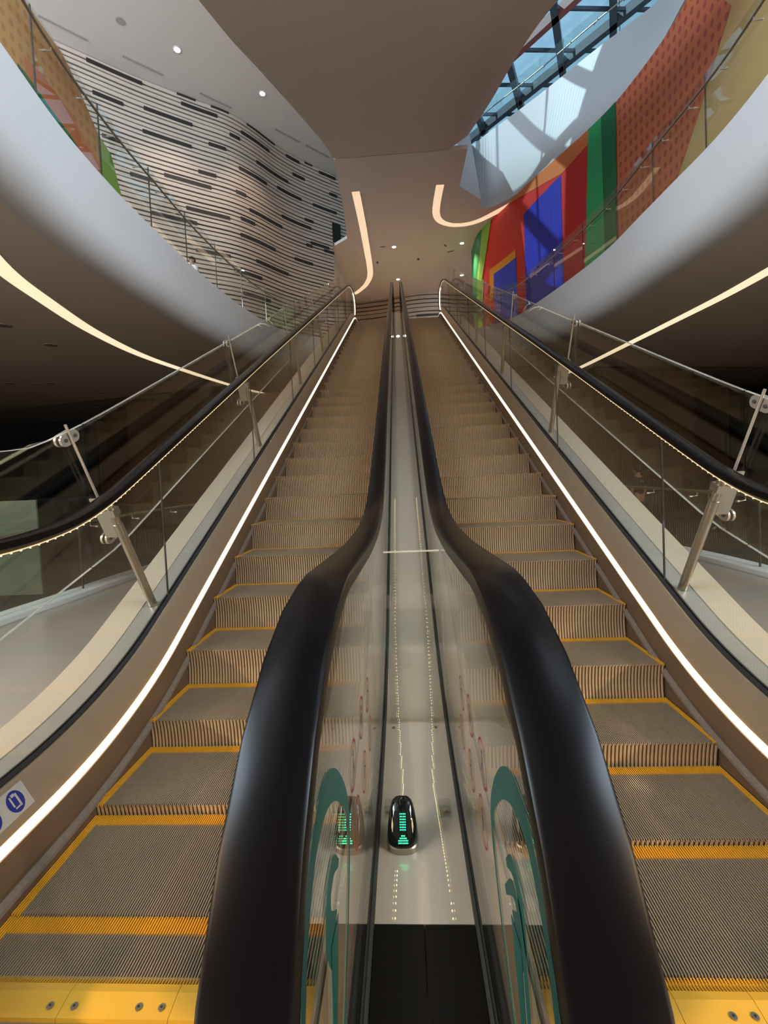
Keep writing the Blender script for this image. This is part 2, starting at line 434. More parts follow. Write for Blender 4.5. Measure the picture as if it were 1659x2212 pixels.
def make_escalator(s, phase, label):
    """s = -1 left, +1 right; the centre line between the two escalators is x = 0"""
    e = thing('escalator', label, 'escalator', (0, 0, 0), 'escalators side by side')
    xc = s*(XI+XO)/2
    b = phase-SD
    while b < 15.4:
        o = bpy.data.objects.new('step', STEP_ME if 1.5 < b < 14.0 else STEP_FLAT); COL.objects.link(o); o.parent = e
        o.location = (xc, b, interp(NOSE, b)); b += SD
    for x, o_ in ((s*XI, -s), (s*XO, s)):          # o_ : direction away from the steps
        rail = bmesh.new(); sweep(rail, [(x+a, n) for a, n in RPROF], RAIL); obj('handrail', rail, RUBBER, e, True)
        g = bmesh.new(); sweep(g, [(x-0.016, -0.030), (x+0.016, -0.030), (x+0.012, -0.054), (x-0.012, -0.054)], RAIL[3:-3]); obj('handrail_guide', g, SKIRT, e)
        d = bmesh.new()
        R = offset(RAIL, -0.057)
        acc = 0.0
        for a, c in zip(R[22:-14], R[23:-13]):
            seg = math.dist(a, c); t = -acc
            while t < seg-1e-6:
                if t >= 0 and (o_ == s or a[0] < 4.4):
                    yy = a[0]+(c[0]-a[0])*t/seg; zz = a[1]+(c[1]-a[1])*t/seg
                    bmesh.ops.create_cube(d, size=0.0050, matrix=Matrix.Translation((x+(o_ if o_ != s else -o_)*0.011, yy, zz)))
                t += 0.042
            acc = (0.042-(t-seg)) % 0.042
        obj('handrail_light_dots', d, LEDG if o_ != s else LEDO, e)['kind'] = 'stuff'
        glass_panels(x, e)
        D = lambda a: x-o_*(XO-a)                  # measured as on the right-hand outer side
        sk = bmesh.new(); sweep(sk, [(D(1.412), -0.30), (D(1.412), 0.09), (D(1.430), 0.185), (D(1.436), 0.185), (D(1.436), -0.30)], BASE); obj('skirt_panel', sk, SKIRT, e)
        br = bmesh.new(); sweep(br, [(D(1.394), 0.020), (D(1.3935), 0.036), (D(1.4115), 0.052), (D(1.4115), 0.012)], offset(BASE, 0.02)); obj('brush_strip', br, BRUSH, e)
        if o_ == s:
          led = bmesh.new(); sweep(led, [(D(1.431), 0.192), (D(1.447), 0.219), (D(1.453), 0.212), (D(1.437), 0.185)], BASE); obj('skirt_light_strip', led, LEDW, e)
        dk = bmesh.new(); sweep(dk, [(D(1.449), 0.2225), (D(1.453), 0.235), (D(1.524), 0.352), (D(1.534), 0.352), (D(1.534), 0.20), (D(1.452), 0.20)], BASE); obj('inner_deck', dk, BRONZE, e, True)
        gk = bmesh.new()
        sweep(gk, [(D(1.534), 0.30), (D(1.534), 0.358), (D(1.5505), 0.366), (D(1.5505), 0.30)], BASE)
        sweep(gk, [(D(1.562), 0.25), (D(1.562), 0.318 if o_ != s else 0.364), (D(1.569 if o_ != s else 1.574), 0.314 if o_ != s else 0.360), (D(1.569 if o_ != s else 1.574), 0.25)], BASE)
        obj('glass_gasket', gk, GASK, e)
    # outside deck and cladding
    q = lambda a: s*a
    gd = bmesh.new(); sweep(gd, [(q(1.575), 0.24), (q(1.575), 0.348), (q(1.683), 0.348), (q(1.683), 0.24)], BASE); obj('outer_deck', gd, GREYD, e)
    cl = bmesh.new(); sweep(cl, [(q(1.684), -0.75), (q(1.684), 0.352), (q(1.84), 0.352), (q(1.86), 0.345), (q(1.866), 0.325), (q(1.866), -0.75)], BASE); obj('side_cladding', cl, BEIGE, e, True)
    # comb plate with teeth, joints and screws
    cb = bmesh.new()
    x0, x1 = sorted((s*0.287, s*1.412))
    pr = [(1.042, 0.0), (1.046, 0.012), (1.10, 0.018), (1.122, 0.012), (1.126, 0.0)]
    cuts = [x0+0.002]+[x for x in (-1.02, -0.705, -0.50, 0.66, 0.865, 1.18) if x0 < x < x1]+[x1-0.002]
    for a, c in zip(cuts, cuts[1:]):
        A = [[cb.verts.new((x, y, z)) for y, z in pr] for x in (a+0.0007, c-0.0007)]
        for k in range(4): cb.faces.new((A[0][k], A[0][k+1], A[1][k+1], A[1][k]))
        cb.faces.new(A[0]); cb.faces.new(A[1][::-1])
    n = 124; p = SW/n
    for i in range(n):
        x = xc-SW/2+i*p+p*0.50
        A = [cb.verts.new(v) for v in ((x, 1.118, 0.010), (x+p*0.5, 1.118, 0.010), (x+p*0.38, 1.150, -0.004), (x+p*0.12, 1.150, -0.004))]
        B = [cb.verts.new(v) for v in ((x, 1.118, -0.01), (x+p*0.5, 1.118, -0.01), (x+p*0.38, 1.150, -0.012), (x+p*0.12, 1.150, -0.012))]
        cb.faces.new(A)
        for k in range(4): cb.faces.new((A[k], B[k], B[(k+1) % 4], A[(k+1) % 4]))
    comb = obj('comb_plate', cb, COMBY, e)
    for x in ([-1.055, -0.985, -0.80, -0.735, -0.56, -0.40] if s < 0 else [0.79, 0.845, 1.01, 1.06, 1.25, 1.31]):
        b_ = bmesh.new(); cyl(b_, (x, 1.069, 0.0155), (0, 0.05, 1), 0.0085, 0.004, 18, 0); cyl(b_, (x, 1.069, 0.0178), (0, 0.05, 1), 0.0032, 0.001, 6, 1)
        obj('screw', b_, [STEEL, GASK], comb)
    lp = bmesh.new(); box(lp, (x0-0.02, -1.6, -0.03), (x1+0.02, 1.041, 0.004)); obj('landing_plate', lp, STEEL, e)
    tp = bmesh.new(); box(tp, (x0-0.02, 15.0, LV-0.02), (x1+0.02, 16.6, LV+0.004)); obj('upper_landing_plate', tp, STEEL, e)
    # bright strip on the upper end of the outer balustrade
    nw = bmesh.new(); sweep(nw, [(s*XO-0.012, -0.050), (s*XO+0.012, -0.050), (s*XO+0.012, -0.068), (s*XO-0.012, -0.068)], RAIL[-18:-1]); obj('newel_light_strip', nw, LEDW, e)
    ln = bmesh.new(); sweep(ln, [(s*XO-s*0.0150, -0.050), (s*XO-s*0.0150, -0.0545), (s*XO-s*0.011, -0.056), (s*XO-s*0.011, -0.050)], RAIL[14:-16]); obj('handrail_light_line', ln, LEDR, e)
    return e
escL = make_escalator(-1, 1.311, 'left of the two escalators, brown ribbed steps edged in yellow, glass sides and black handrails')
escR = make_escalator(1, 1.163, 'right of the two escalators, brown ribbed steps edged in yellow, glass sides and black handrails')

# stickers on the inner glass
def ribbon(bm, pts, wd, x):
    P = [(v[0], v[1]) for v in catmull([(a, b, 0) for a, b in pts], 8)]
    W = [(v[0]) for v in catmull([(w, 0, 0) for w in wd], 8)]
    prev = None
    for i, (y, z) in enumerate(P):
        a = P[max(i-1, 0)]; b = P[min(i+1, len(P)-1)]
        t = Vector((b[0]-a[0], b[1]-a[1])).normalized(); n = (-t[1], t[0]); w = W[i]/2
        cur = [bm.verts.new((xx, y+sg*w*n[0], z+sg*w*n[1])) for xx in (x, x+math.copysign(0.0006, -x)) for sg in (-1, 1)]
        if prev:
            bm.faces.new((prev[0], prev[1], cur[1], cur[0])); bm.faces.new((prev[2], prev[3], cur[3], cur[2]))
            bm.faces.new((prev[0], prev[2], cur[2], cur[0])); bm.faces.new((prev[1], prev[3], cur[3], cur[1]))
        prev = cur
def ring(bm, x, y, z, R, wdt, dash=True):
    n = 28
    for a0, a1 in ((R-wdt, R),):
        A = [bm.verts.new((x, y+a0*math.cos(2*math.pi*k/n), z+a0*math.sin(2*math.pi*k/n))) for k in range(n)]
        B = [bm.verts.new((x, y+a1*math.cos(2*math.pi*k/n), z+a1*math.sin(2*math.pi*k/n))) for k in range(n)]
        for k in range(n): bm.faces.new((A[k], A[(k+1) % n], B[(k+1) % n], B[k])).material_index = 0
    if dash:
        c = math.cos(0.8); s_ = math.sin(0.8); q = R-wdt; w = wdt*0.45
        bm.faces.new([bm.verts.new((x, y+u_*c-v_*s_, z+u_*s_+v_*c)) for u_, v_ in ((-q, -w), (q, -w), (q, w), (-q, w))]).material_index = 0
def figure_mark(bm, x, y, z, R, k):
    """tiny pictogram inside a prohibition ring: head, body and one slanting limb"""
    def pl(pts): bm.faces.new([bm.verts.new((x*0.9996, y+a*R, z+b*R)) for a, b in pts]).material_index = 1
    pl([(0.12*math.cos(t*math.pi/4)+0.1, 0.45+0.14*math.sin(t*math.pi/4)) for t in range(8)])
    pl([(-0.05, 0.25), (0.22, 0.25), (0.18, -0.15), (-0.02, -0.15)])
    if k % 3 == 0: pl([(-0.02, -0.15), (0.08, -0.15), (-0.15, -0.6), (-0.28, -0.6)]); pl([(0.08, -0.15), (0.18, -0.15), (0.4, -0.55), (0.28, -0.58)])
    elif k % 3 == 1: pl([(-0.35, -0.3), (0.4, -0.3), (0.4, -0.42), (-0.35, -0.42)]); pl([(0.2, 0.2), (0.55, -0.05), (0.5, -0.13), (0.18, 0.08)])
    else: pl([(-0.02, -0.15), (0.18, -0.15), (0.14, -0.62), (0.02, -0.62)]); pl([(-0.05, 0.2), (-0.45, 0.05), (-0.45, -0.05), (-0.05, 0.08)])
ARCH = [(0.33, 0.60), (0.38, 0.76), (0.423, 0.88), (0.447, 0.945), (0.476, 0.985), (0.517, 1.015), (0.58, 1.020), (0.650, 0.985), (0.722, 0.915), (0.770, 0.840), (0.772, 0.78), (0.731, 0.697), (0.655, 0.600), (0.57, 0.50)]
AW = [0.018, 0.020, 0.022, 0.026, 0.032, 0.040, 0.048, 0.044, 0.034, 0.024, 0.018, 0.014, 0.012, 0.012]
HOOK = [(0.655, 0.850), (0.615, 0.884), (0.576, 0.880), (0.566, 0.845), (0.579, 0.815), (0.60, 0.785)]
HW = [0.010, 0.026, 0.034, 0.040, 0.052, 0.064]
TAIL = [(0.60, 0.80), (0.575, 0.70), (0.53, 0.60), (0.47, 0.50)]
TWd = [0.060, 0.040, 0.028, 0.018]
for s, par in ((-1, escL), (1, escR)):
    xx = s*(XI-0.0062)
    bm = bmesh.new(); ribbon(bm, ARCH, AW, xx); ribbon(bm, HOOK, HW, xx-s*0.0009); ribbon(bm, TAIL, TWd, xx-s*0.0018)
    if s > 0: ribbon(bm, [(0.66, 0.80), (0.60, 0.86), (0.555, 0.82), (0.53, 0.70), (0.50, 0.56)], [0.012, 0.022, 0.024, 0.018, 0.014], xx-s*0.0027)
    obj('teal_logo_sticker', bm, TEAL, par)['label'] = 'teal looping brush-stroke sticker on inner glass'
    for k, (y, z, R) in enumerate(((0.87, 0.85, 0.048), (1.05, 0.695, 0.046), (1.04, 0.845, 0.048), (1.22, 0.68, 0.046), (1.20, 0.81, 0.046), (0.89, 0.705, 0.048))):
        bm = bmesh.new(); ring(bm, xx, y, z, R, 0.005); figure_mark(bm, xx, y, z, R, k)
        obj('prohibition_sticker', bm, [RED, GASK], par)

# ------------------------------------------------------------------ centre deck between the escalators
cd = thing('centre_deck', 'long satin metal deck running up between the two inner handrails', 'deck', (0, 1.03, 0))
cpath = [p for p in offset(BASE, 0.30)]
def cut_path(path, y0, y1):
    return [(y0, interp(path, y0))]+[p for p in path if y0 < p[0] < y1]+[(y1, interp(path, y1))]
for y0, y1 in ((1.035, 5.2), (5.203, 9.6), (9.603, 15.3)):
    bm = bmesh.new(); sweep(bm, [(-0.129, 0.0), (0.129, 0.0), (0.129, -0.25), (-0.129, -0.25)], cut_path(cpath, y0, y1)); obj('deck_panel', rel(bm, cd), DECK, cd)
for s in (-1, 1):
    bm = bmesh.new(); sweep(bm, [(s*0.1295, 0.004), (s*0.1370, 0.010), (s*0.1370, -0.2), (s*0.1295, -0.2)], cut_path(cpath, 0.45, 15.3)); obj('dark_channel', rel(bm, cd), GASK, cd)
for a, b in ((-0.128, -0.0015), (0.0015, 0.128)):
    bm = bmesh.new(); box(bm, (a, 0.42, 0.10), (b, 1.030, 0.304)); bmesh.ops.bevel(bm, geom=bm.edges[:], offset=0.002, segments=1); obj('black_cover_plate', rel(bm, cd), BLACKP, cd)

# direction indicator on the deck
di = thing('direction_indicator', 'black glossy indicator pod on the centre deck showing a green lit arrow', 'indicator light', (-0.055, 1.262, 0.300))
bm = bmesh.new(); rings = []
prof = [(0.0, 0.050, 0.052, 0.0), (0.030, 0.052, 0.054, 0.0), (0.034, 0.050, 0.052, 0.0)]
def ell(bm, z, rx, ry, oy, n=28, sup=2.6):
    return [bm.verts.new((rx*math.copysign(abs(math.cos(2*math.pi*k/n))**(2/sup), math.cos(2*math.pi*k/n)), oy+ry*math.copysign(abs(math.sin(2*math.pi*k/n))**(2/sup), math.sin(2*math.pi*k/n)), z)) for k in range(n)]
def loft(bm, rs, mi=0):
    for A, B in zip(rs, rs[1:]):
        for k in range(len(A)): bm.faces.new((A[k], A[(k+1) % len(A)], B[(k+1) % len(A)], B[k])).material_index = mi
    bm.faces.new(rs[0][::-1]); bm.faces.new(rs[-1])
loft(bm, [ell(bm, z, a, b_, o) for z, a, b_, o in ((0, 0.049, 0.043, 0.0), (0.017, 0.050, 0.044, 0.0), (0.021, 0.048, 0.042, 0.001))])
obj('base_collar', bm, STEEL, di, True)
bm = bmesh.new()
SH = [(0.020, 0.047, 0.042, 0.000), (0.034, 0.0475, 0.041, 0.003), (0.055, 0.045, 0.037, 0.011), (0.075, 0.041, 0.032, 0.020), (0.093, 0.036, 0.026, 0.029), (0.103, 0.031, 0.020, 0.034), (0.109, 0.024, 0.013, 0.037), (0.111, 0.011, 0.006, 0.038)]
loft(bm, [ell(bm, z, a, b_, o) for z, a, b_, o in SH])
obj('housing', bm, BLACKG, di, True)
bm = bmesh.new()
def front(z):
    for A, B in zip(SH, SH[1:]):
        if A[0] <= z <= B[0]:
            t = (z-A[0])/(B[0]-A[0]); return A[3]-A[2]+t*((B[3]-B[2])-(A[3]-A[2]))
dots = [(i, j) for j in range(7, 14) for i in (-1.5, -.5, .5, 1.5)]
for j, w in enumerate((3, 3, 2, 1)): dots += [(i, j) for i in [k-w for k in range(2*w+1)]]
for i, j in dots:
    z = 0.026+j*0.0050 if j > 5 else 0.034+j*0.0050
    bmesh.ops.create_icosphere(bm, subdivisions=1, radius=0.0018, matrix=Matrix.Translation((0.002+i*0.0050 if j > 5 else 0.002+i*0.0044, front(z)-0.0006, z)))
obj('green_arrow_light', bm, GREENL, di)

# acrylic divider with brackets
ad = thing('acrylic_divider', 'clear acrylic divider plate standing across the centre deck on small brackets', 'divider', (0, 1.81, 0.30))
bm = bmesh.new(); box(bm, (-0.108, 1.806, 0.31), (0.134, 1.814, 1.085)); bmesh.ops.bevel(bm, geom=[e_ for e_ in bm.edges if abs((e_.verts[0].co-e_.verts[1].co).z) < 0.01 and e_.verts[0].co.z > 1], offset=0.002, segments=2); obj('acrylic_panel', rel(bm, ad), ACRYL, ad)
bm = bmesh.new(); box(bm, (-0.108, 1.803, 1.083), (0.134, 1.817, 1.087)); obj('polished_top_edge', rel(bm, ad), mat('lit_acrylic_edge', (0.78, 0.70, 0.56), 0.15, noise=0.1), ad)
for x, y in ((-0.095, 1.79), (0.085, 1.79)):
    bm = bmesh.new(); box(bm, (x-0.02, y-0.03, 0.311), (x+0.02, y+0.012, 0.317)); box(bm, (x-0.02, y+0.008, 0.317), (x+0.02, y+0.014, 0.345))
    k = obj('bracket', rel(bm, ad), ACRYL, ad); bm = bmesh.new(); cyl(bm, (x, y-0.012, 0.320), (0, 0, 1), 0.006, 0.006, 12); obj('screw', rel(bm, ad), STEEL, k)
for x, lb in ((0.085, 'clear acrylic bracket screwed to the centre deck, right of the black indicator pod'), (-0.095, 'clear acrylic bracket screwed to the centre deck, behind the black indicator pod')):
    t = thing('acrylic_bracket', lb, 'bracket', (x, 1.37, 0.301), 'clear brackets on the centre deck')
    bm = bmesh.new(); box(bm, (-0.022, -0.022, 0.0), (0.022, 0.020, 0.006)); box(bm, (-0.022, 0.014, 0.006), (0.022, 0.020, 0.03)); obj('plate', bm, ACRYL, t)
    bm = bmesh.new(); cyl(bm, (0, -0.004, 0.009), (0, 0, 1), 0.0065, 0.006, 12); obj('screw', bm, STEEL, t)

# blue pictogram label on the left inner deck
bm = bmesh.new()
def deckpt(y, a):                                   # a: 0 at LED edge, 1 at the gasket
    z0 = interp(offset(BASE, 0.235), y); z1 = interp(offset(BASE, 0.352), y)
    return Vector((-(1.453+0.071*a)+0.0012, y, z0+(z1-z0)*a+0.0012))
pt = [deckpt(1.29, 0.14), deckpt(1.485, 0.14), deckpt(1.485, 0.86), deckpt(1.29, 0.86)]
bm.faces.new([bm.verts.new(p) for p in pt]).material_index = 0
for yc in (1.345, 1.435):
    c = deckpt(yc, 0.5); a = (deckpt(yc+0.01, 0.5)-c)/0.01; b_ = (deckpt(yc, 1)-deckpt(yc, 0)).normalized(); nn = a.cross(b_); nn = -nn if nn.x < 0 else nn
    bm.faces.new([bm.verts.new(c+nn*0.0008+0.030*(math.cos(t*math.pi/12)*a+1.35*math.sin(t*math.pi/12)*b_)) for t in range(24)]).material_index = 1
    for dx, dz, w, h in ((-0.012, 0.005, 0.003, 0.020), (0.010, 0.0, 0.0035, 0.026), (0.0, 0.024, 0.006, 0.006), (0.0, -0.022, 0.012, 0.003)):
        bm.faces.new([bm.verts.new(c+nn*0.0014+(dx+sx*w)*a+(dz+sz*h)*b_) for sx, sz in ((-1, -1), (1, -1), (1, 1), (-1, 1))]).material_index = 0
place(tag(obj('safety_label', bm, [PALE, BLUEP]), 'label with blue round pictograms stuck on the left escalator inner deck', 'label'))

# ------------------------------------------------------------------ outer barriers: inclined posts and tall glass
UP = Vector((0, -math.sin(TH), math.cos(TH))); AL = Vector((0, math.cos(TH), math.sin(TH)))
def barrier(s, label):
    t = thing('glass_barrier', label, 'barrier', (s*1.75, 2.54, 0), 'glass barriers outside the escalators')
    X = s*1.75
    bt = offset(incl_path(2.05+0.11/T-0.226, 2.4, 15.6, 3.0, -0.6), 0)  # follows the nosing line
    def zb(y): return 1.034-0.30*(2.46-y) if y < 2.46 else min(nl(y)+0.715, LV+0.80)
    def ztop(y):
        a = 1.585; b = nl(y)+1.545
        k = 0.10; m = max(a, b)+k*math.exp(-abs(a-b)/k)*0.35
        return min(m, LV+1.80)
    ed = [0.9, 2.22, 4.28, 6.42, 8.56, 10.7, 12.84, 14.35]
    for a, b in zip(ed, ed[1:]):
        n = 12; ys = [a+0.006+(b-a-0.012)*k/n for k in range(n+1)]
        top = [(y, ztop(y)) for y in ys]
        if b > 14: top = top[:-2]+[(b-0.16, ztop(b-0.16)+0.0), (b-0.05, ztop(b)-0.10), (b, ztop(b)-0.30)]
        bm = bmesh.new(); poly_yz(bm, [(y, zb(y)) for y in ys]+top[::-1], X-0.006, X+0.006); tri(bm)
        obj('glass_panel', rel(bm, t), GLASS, t)
        bm = bmesh.new()                            # polished top and bottom edges catch the light
        for q in (top, [(y, zb(y)) for y in ys]): sweep(bm, [(X-0.0062, 0.0), (X+0.0062, 0.0), (X+0.0062, -0.0035), (X-0.0062, -0.0035)], q)
        obj('polished_edge', rel(bm, t), mat('glass_edge', (0.62, 0.60, 0.55), 0.12, 0.4), t)
    for k in range(6):
        yb = 2.545+2.14*k; b0 = Vector((s*1.625, yb, nl(yb)+0.272))
        po = bmesh.new(); tube(po, [b0, b0+UP*0.62, b0+UP*0.622, b0+UP*0.80], [0.024, 0.024, 0.020, 0.020], 16)
        post = obj('post', rel(po, t), STEEL, t, True)
        br = bmesh.new(); obox(br, b0+UP*0.66+Vector((s*0.052, 0, 0)), (0.045, 0, 0), AL*0.004, UP*0.13); obox(br, b0+UP*0.70+Vector((0, -0.0, 0)), (0.026, 0, 0), AL*0.026, UP*0.022)
        obj('bracket', rel(br, t), STEEL, post)
        for dn in (0.50, 1.125):
            c = Vector((X, b0.y, b0.z))+UP*dn+AL*0.065
            cp = bmesh.new()
            for sd in (-1, 1):
                # stadium-shaped clamp plate
                pts = []
                for a0, ct in ((math.pi/2, -0.035), (-math.pi/2, 0.035)):
                    for q in range(9):
                        a = a0+math.pi*q/8; pts.append(AL*(ct+0.032*math.cos(a))+UP*(0.032*math.sin(a)))
                A = [cp.verts.new(c+p+Vector((sd*0.008, 0, 0))) for p in pts]; B = [cp.verts.new(c+p+Vector((sd*0.020, 0, 0))) for p in pts]
                cp.faces.new(A); cp.faces.new(B)
                for q in range(len(pts)): cp.faces.new((A[q], A[(q+1) % len(pts)], B[(q+1) % len(pts)], B[q]))
                for d2 in (-0.035, 0.035): cyl(cp, c+AL*d2+Vector((sd*0.022, 0, 0)), (1, 0, 0), 0.010, 0.008, 12, 1)
            obj('clamp', rel(cp, t), [CHROME, DARKFIX], t, False)
        rd = bmesh.new(); c0 = Vector((X-s*0.028, b0.y, b0.z)); tube(rd, [c0+AL*0.06+UP*0.48, c0+AL*0.06+UP*1.20], 0.007, 10); obj('rod', rel(rd, t), CHROME, t, True)
    return t
barrier(-1, 'tall glass barrier on slanted steel posts along the left escalator outer side')
barrier(1, 'tall glass barrier on slanted steel posts along the right escalator outer side')

# ------------------------------------------------------------------ floors, lower hall
CURBP = [(-4.5, -9), (-4.45, 0.0), (-4.30, 2.4), (-4.12, 3.9), (-3.93, 4.7), (-3.70, 5.7), (-3.3, 6.6), (-2.7, 7.3), (-1.9, 7.8)]
CL = [(v[0], v[1]) for v in catmull([(a, b, 0) for a, b in CURBP], 6)]
CR = [(-x, y) for x, y in CL]
bm = bmesh.new(); prism(bm, CL+[(1.9, 7.8)]+CR[::-1][1:], -0.30, -0.035); tri(bm)
structure(place(obj('floor', bm, FLOOR)))
def strip_plan(bm, P, d0, d1, z0, z1, mi=0):
    """solid strip following a plan curve, between two sideways offsets"""
    R_ = []
    for i, p in enumerate(P):
        a = P[max(i-1, 0)]; b = P[min(i+1, len(P)-1)]
        t = Vector((b[0]-a[0], b[1]-a[1])).normalized(); n = (-t[1], t[0])
        R_.append([bm.verts.new((p[0]+d*n[0], p[1]+d*n[1], z)) for d, z in ((d0, z0), (d1, z0), (d1, z1), (d0, z1))])
    for A, B in zip(R_, R_[1:]):
        for k in range(4): bm.faces.new((A[k], A[(k+1) % 4], B[(k+1) % 4], B[k])).material_index = mi
    bm.faces.new(R_[0]).material_index = mi; bm.faces.new(R_[-1][::-1]).material_index = mi
for k, P in enumerate((CL, [(x, y) for x, y in CR])):
    bm = bmesh.new(); sg = 1 if k == 0 else -1
    strip_plan(bm, P, 0.0, sg*0.30, -1.0, 0.02); structure(place(obj('trim_%d' % (k+1), bm, CURB)))
bm = bmesh.new(); box(bm, (-30.5, -9.4, -1.05), (30.5, 33.5, -0.85)); structure(place(obj('floor_lower_hall', bm, DARKF)))
def pt_at(P, s):
    for a, b in zip(P, P[1:]):
        L = math.dist(a, b)
        if s <= L or b is P[-1]: t = s/L; return (a[0]+(b[0]-a[0])*t, a[1]+(b[1]-a[1])*t)
        s -= L
def length(P): return sum(math.dist(a, b) for a, b in zip(P, P[1:]))
def sub(P, s0, s1, n=6): return [pt_at(P, s0+(s1-s0)*k/n) for k in range(n+1)]
def side(P, d):
    o = []
    for i, p in enumerate(P):
        a = P[max(i-1, 0)]; b = P[min(i+1, len(P)-1)]
        t = Vector((b[0]-a[0], b[1]-a[1])).normalized(); o.append((p[0]-d*t[1], p[1]+d*t[0]))
    return o
def railing(label, P, z0, h, step, s0, s1, glass, rail_h=None, rail_side=0.07, group=None, loc=None, rail_r=0.019):
    p0 = pt_at(P, s0)
    t = thing('glass_railing', label, 'railing', (p0[0], p0[1], z0), group)
    s = s0
    while s < s1-0.05:
        e_ = min(s+step, s1); Q = sub(P, s+0.008, e_-0.008, 1)
        bm = bmesh.new(); strip_plan(bm, Q, -0.008, 0.008, z0, z0+h); obj('glass_panel', rel(bm, t), glass, t)
        bm = bmesh.new(); q = pt_at(P, s); a = Vector(pt_at(P, max(s-0.01, 0))); b = Vector(pt_at(P, s+0.01)); d = (b-a).normalized()
        obox(bm, (q[0], q[1], z0+h/2), (d[0]*0.007, d[1]*0.007, 0), (-d[1]*0.009, d[0]*0.009, 0), (0, 0, h/2)); obj('joint_edge', rel(bm, t), DARKFIX, t)
        s = e_
    if rail_h:
        Q = side(sub(P, s0, s1, max(20, int((s1-s0)/0.3))), rail_side)
        bm = bmesh.new(); tube(bm, [(x, y, z0+rail_h) for x, y in Q], rail_r, 10); obj('tube_handrail', rel(bm, t), STEEL, t, True)
        s = s0+0.25
        while s < s1:
            a = pt_at(P, s); b = pt_at(side(sub(P, s0, s1, 60), rail_side), s-s0)
            bm = bmesh.new(); tube(bm, [(a[0], a[1], z0+rail_h-0.07), (b[0], b[1], z0+rail_h-0.06), (b[0], b[1], z0+rail_h-0.01)], 0.009, 8)
            cyl(bm, (a[0], a[1], z0+rail_h-0.07), (b[0]-a[0], b[1]-a[1], 0), 0.016, 0.03, 14)
            obj('rail_bracket', rel(bm, t), CHROME, t, True); s += step/2
    return t
LL_ = side(CL, 0.16); LR_ = side(CR, -0.16)
railing('low glass railing behind the white curb, left of the escalators', LL_, 0.02, 0.95, 1.25, 9.0, length(LL_)-0.3, GLASS_G, 0.80, 0.09, 'floor railings')
railing('low glass railing behind the white curb, right of the escalators', LR_, 0.02, 0.95, 1.25, 9.0, length(LR_)-0.3, GLASS_G, 0.80, -0.09, 'floor railings')
bm = bmesh.new(); box(bm, (-6.2, 4.74, 0.03), (-4.37, 4.76, 1.16)); bmesh.ops.bevel(bm, geom=bm.edges[:], offset=0.004, segments=2)
tag(place(obj('frosted_screen', bm, mat('sage_frosted_glass', (0.085, 0.115, 0.09), 0.25, noise=0.04))), 'sage green frosted glass screen at the far left beyond the low railing', 'screen')
# lower hall walls
bm = bmesh.new(); box(bm, (-21.0, 28, -1.0), (21.0, 28.6, 4.9)); structure(place(obj('wall_back_lower', bm, DARKW)))
bm = bmesh.new(); box(bm, (-40, 33, -1), (40, 33.5, 17.6)); structure(place(obj('wall_far_dark', bm, BLACKW)))
for s, nm in ((-1, 'wall_left'), (1, 'wall_right')):
    bm = bmesh.new(); a, b = sorted((s*30, s*30.5)); box(bm, (a, -9, -1), (b, 33, 17.6)); structure(place(obj(nm, bm, DARKW if 0 else BLACKW)))
bm = bmesh.new(); box(bm, (-30, -9.4, -1), (30, -9, 17.6)); structure(place(obj('wall_front', bm, mat('hall_wall_plaster', (0.16, 0.12, 0.09), 0.7, noise=0.05))))
for k_, wx in ((2, -14.6), (3, 14.6)):  # unseen window frames added behind the cool fill areas
    bm = bmesh.new()
    for q in range(5): box(bm, (wx-0.08, -7.6+q*2.5, 6.9), (wx+0.08, -7.5+q*2.5, 13.4))
    for q in range(4): box(bm, (wx-0.08, -7.6, 6.9+q*2.13), (wx+0.08, 2.5, 7.0+q*2.13))
    structure(place(obj('window_%d' % k_, bm, MULL)))
# brown column-like wall panels standing nearer, behind each barrier
for s, n in ((-1, 1), (1, 2)):
    bm = bmesh.new(); a, b = sorted((s*2.4, s*13.8)); box(bm, (a, 20.5, -0.86), (b, 21.0, 4.82)); structure(place(obj('wall_panel_%s' % ('left' if s < 0 else 'right'), bm, DARKW)))

# ------------------------------------------------------------------ galleries (level of the upper landing)
EDGE_L = [(-3.2, 1.5), (-3.75, 3.1), (-4.11, 4.45), (-4.42, 5.68), (-4.61, 7.10), (-4.68, 8.50), (-4.74, 10.1), (-4.66, 12.0), (-4.45, 13.7), (-4.05, 15.0), (-3.2, 16.0), (-1.95, 16.5)]
EDGE_R = [(3.9, 2.0), (4.45, 3.9), (4.82, 5.70), (4.97, 6.80), (4.99, 7.9), (5.00, 8.8), (5.01, 10.33), (4.81, 11.87), (4.48, 13.57), (4.1, 15.0), (3.2, 16.0), (1.95, 16.5)]
EL = [(v[0], v[1]) for v in catmull([(a, b, 0) for a, b in EDGE_L], 6)]
ER = [(v[0], v[1]) for v in catmull([(a, b, 0) for a, b in EDGE_R], 6)]
SECT = [(0.0, LV), (0.0, LV-0.10), (0.0, LV-0.72), (0.02, LV-0.88), (0.07, LV-1.02), (0.17, LV-1.15), (0.32, LV-1.25), (0.52, LV-1.30)]
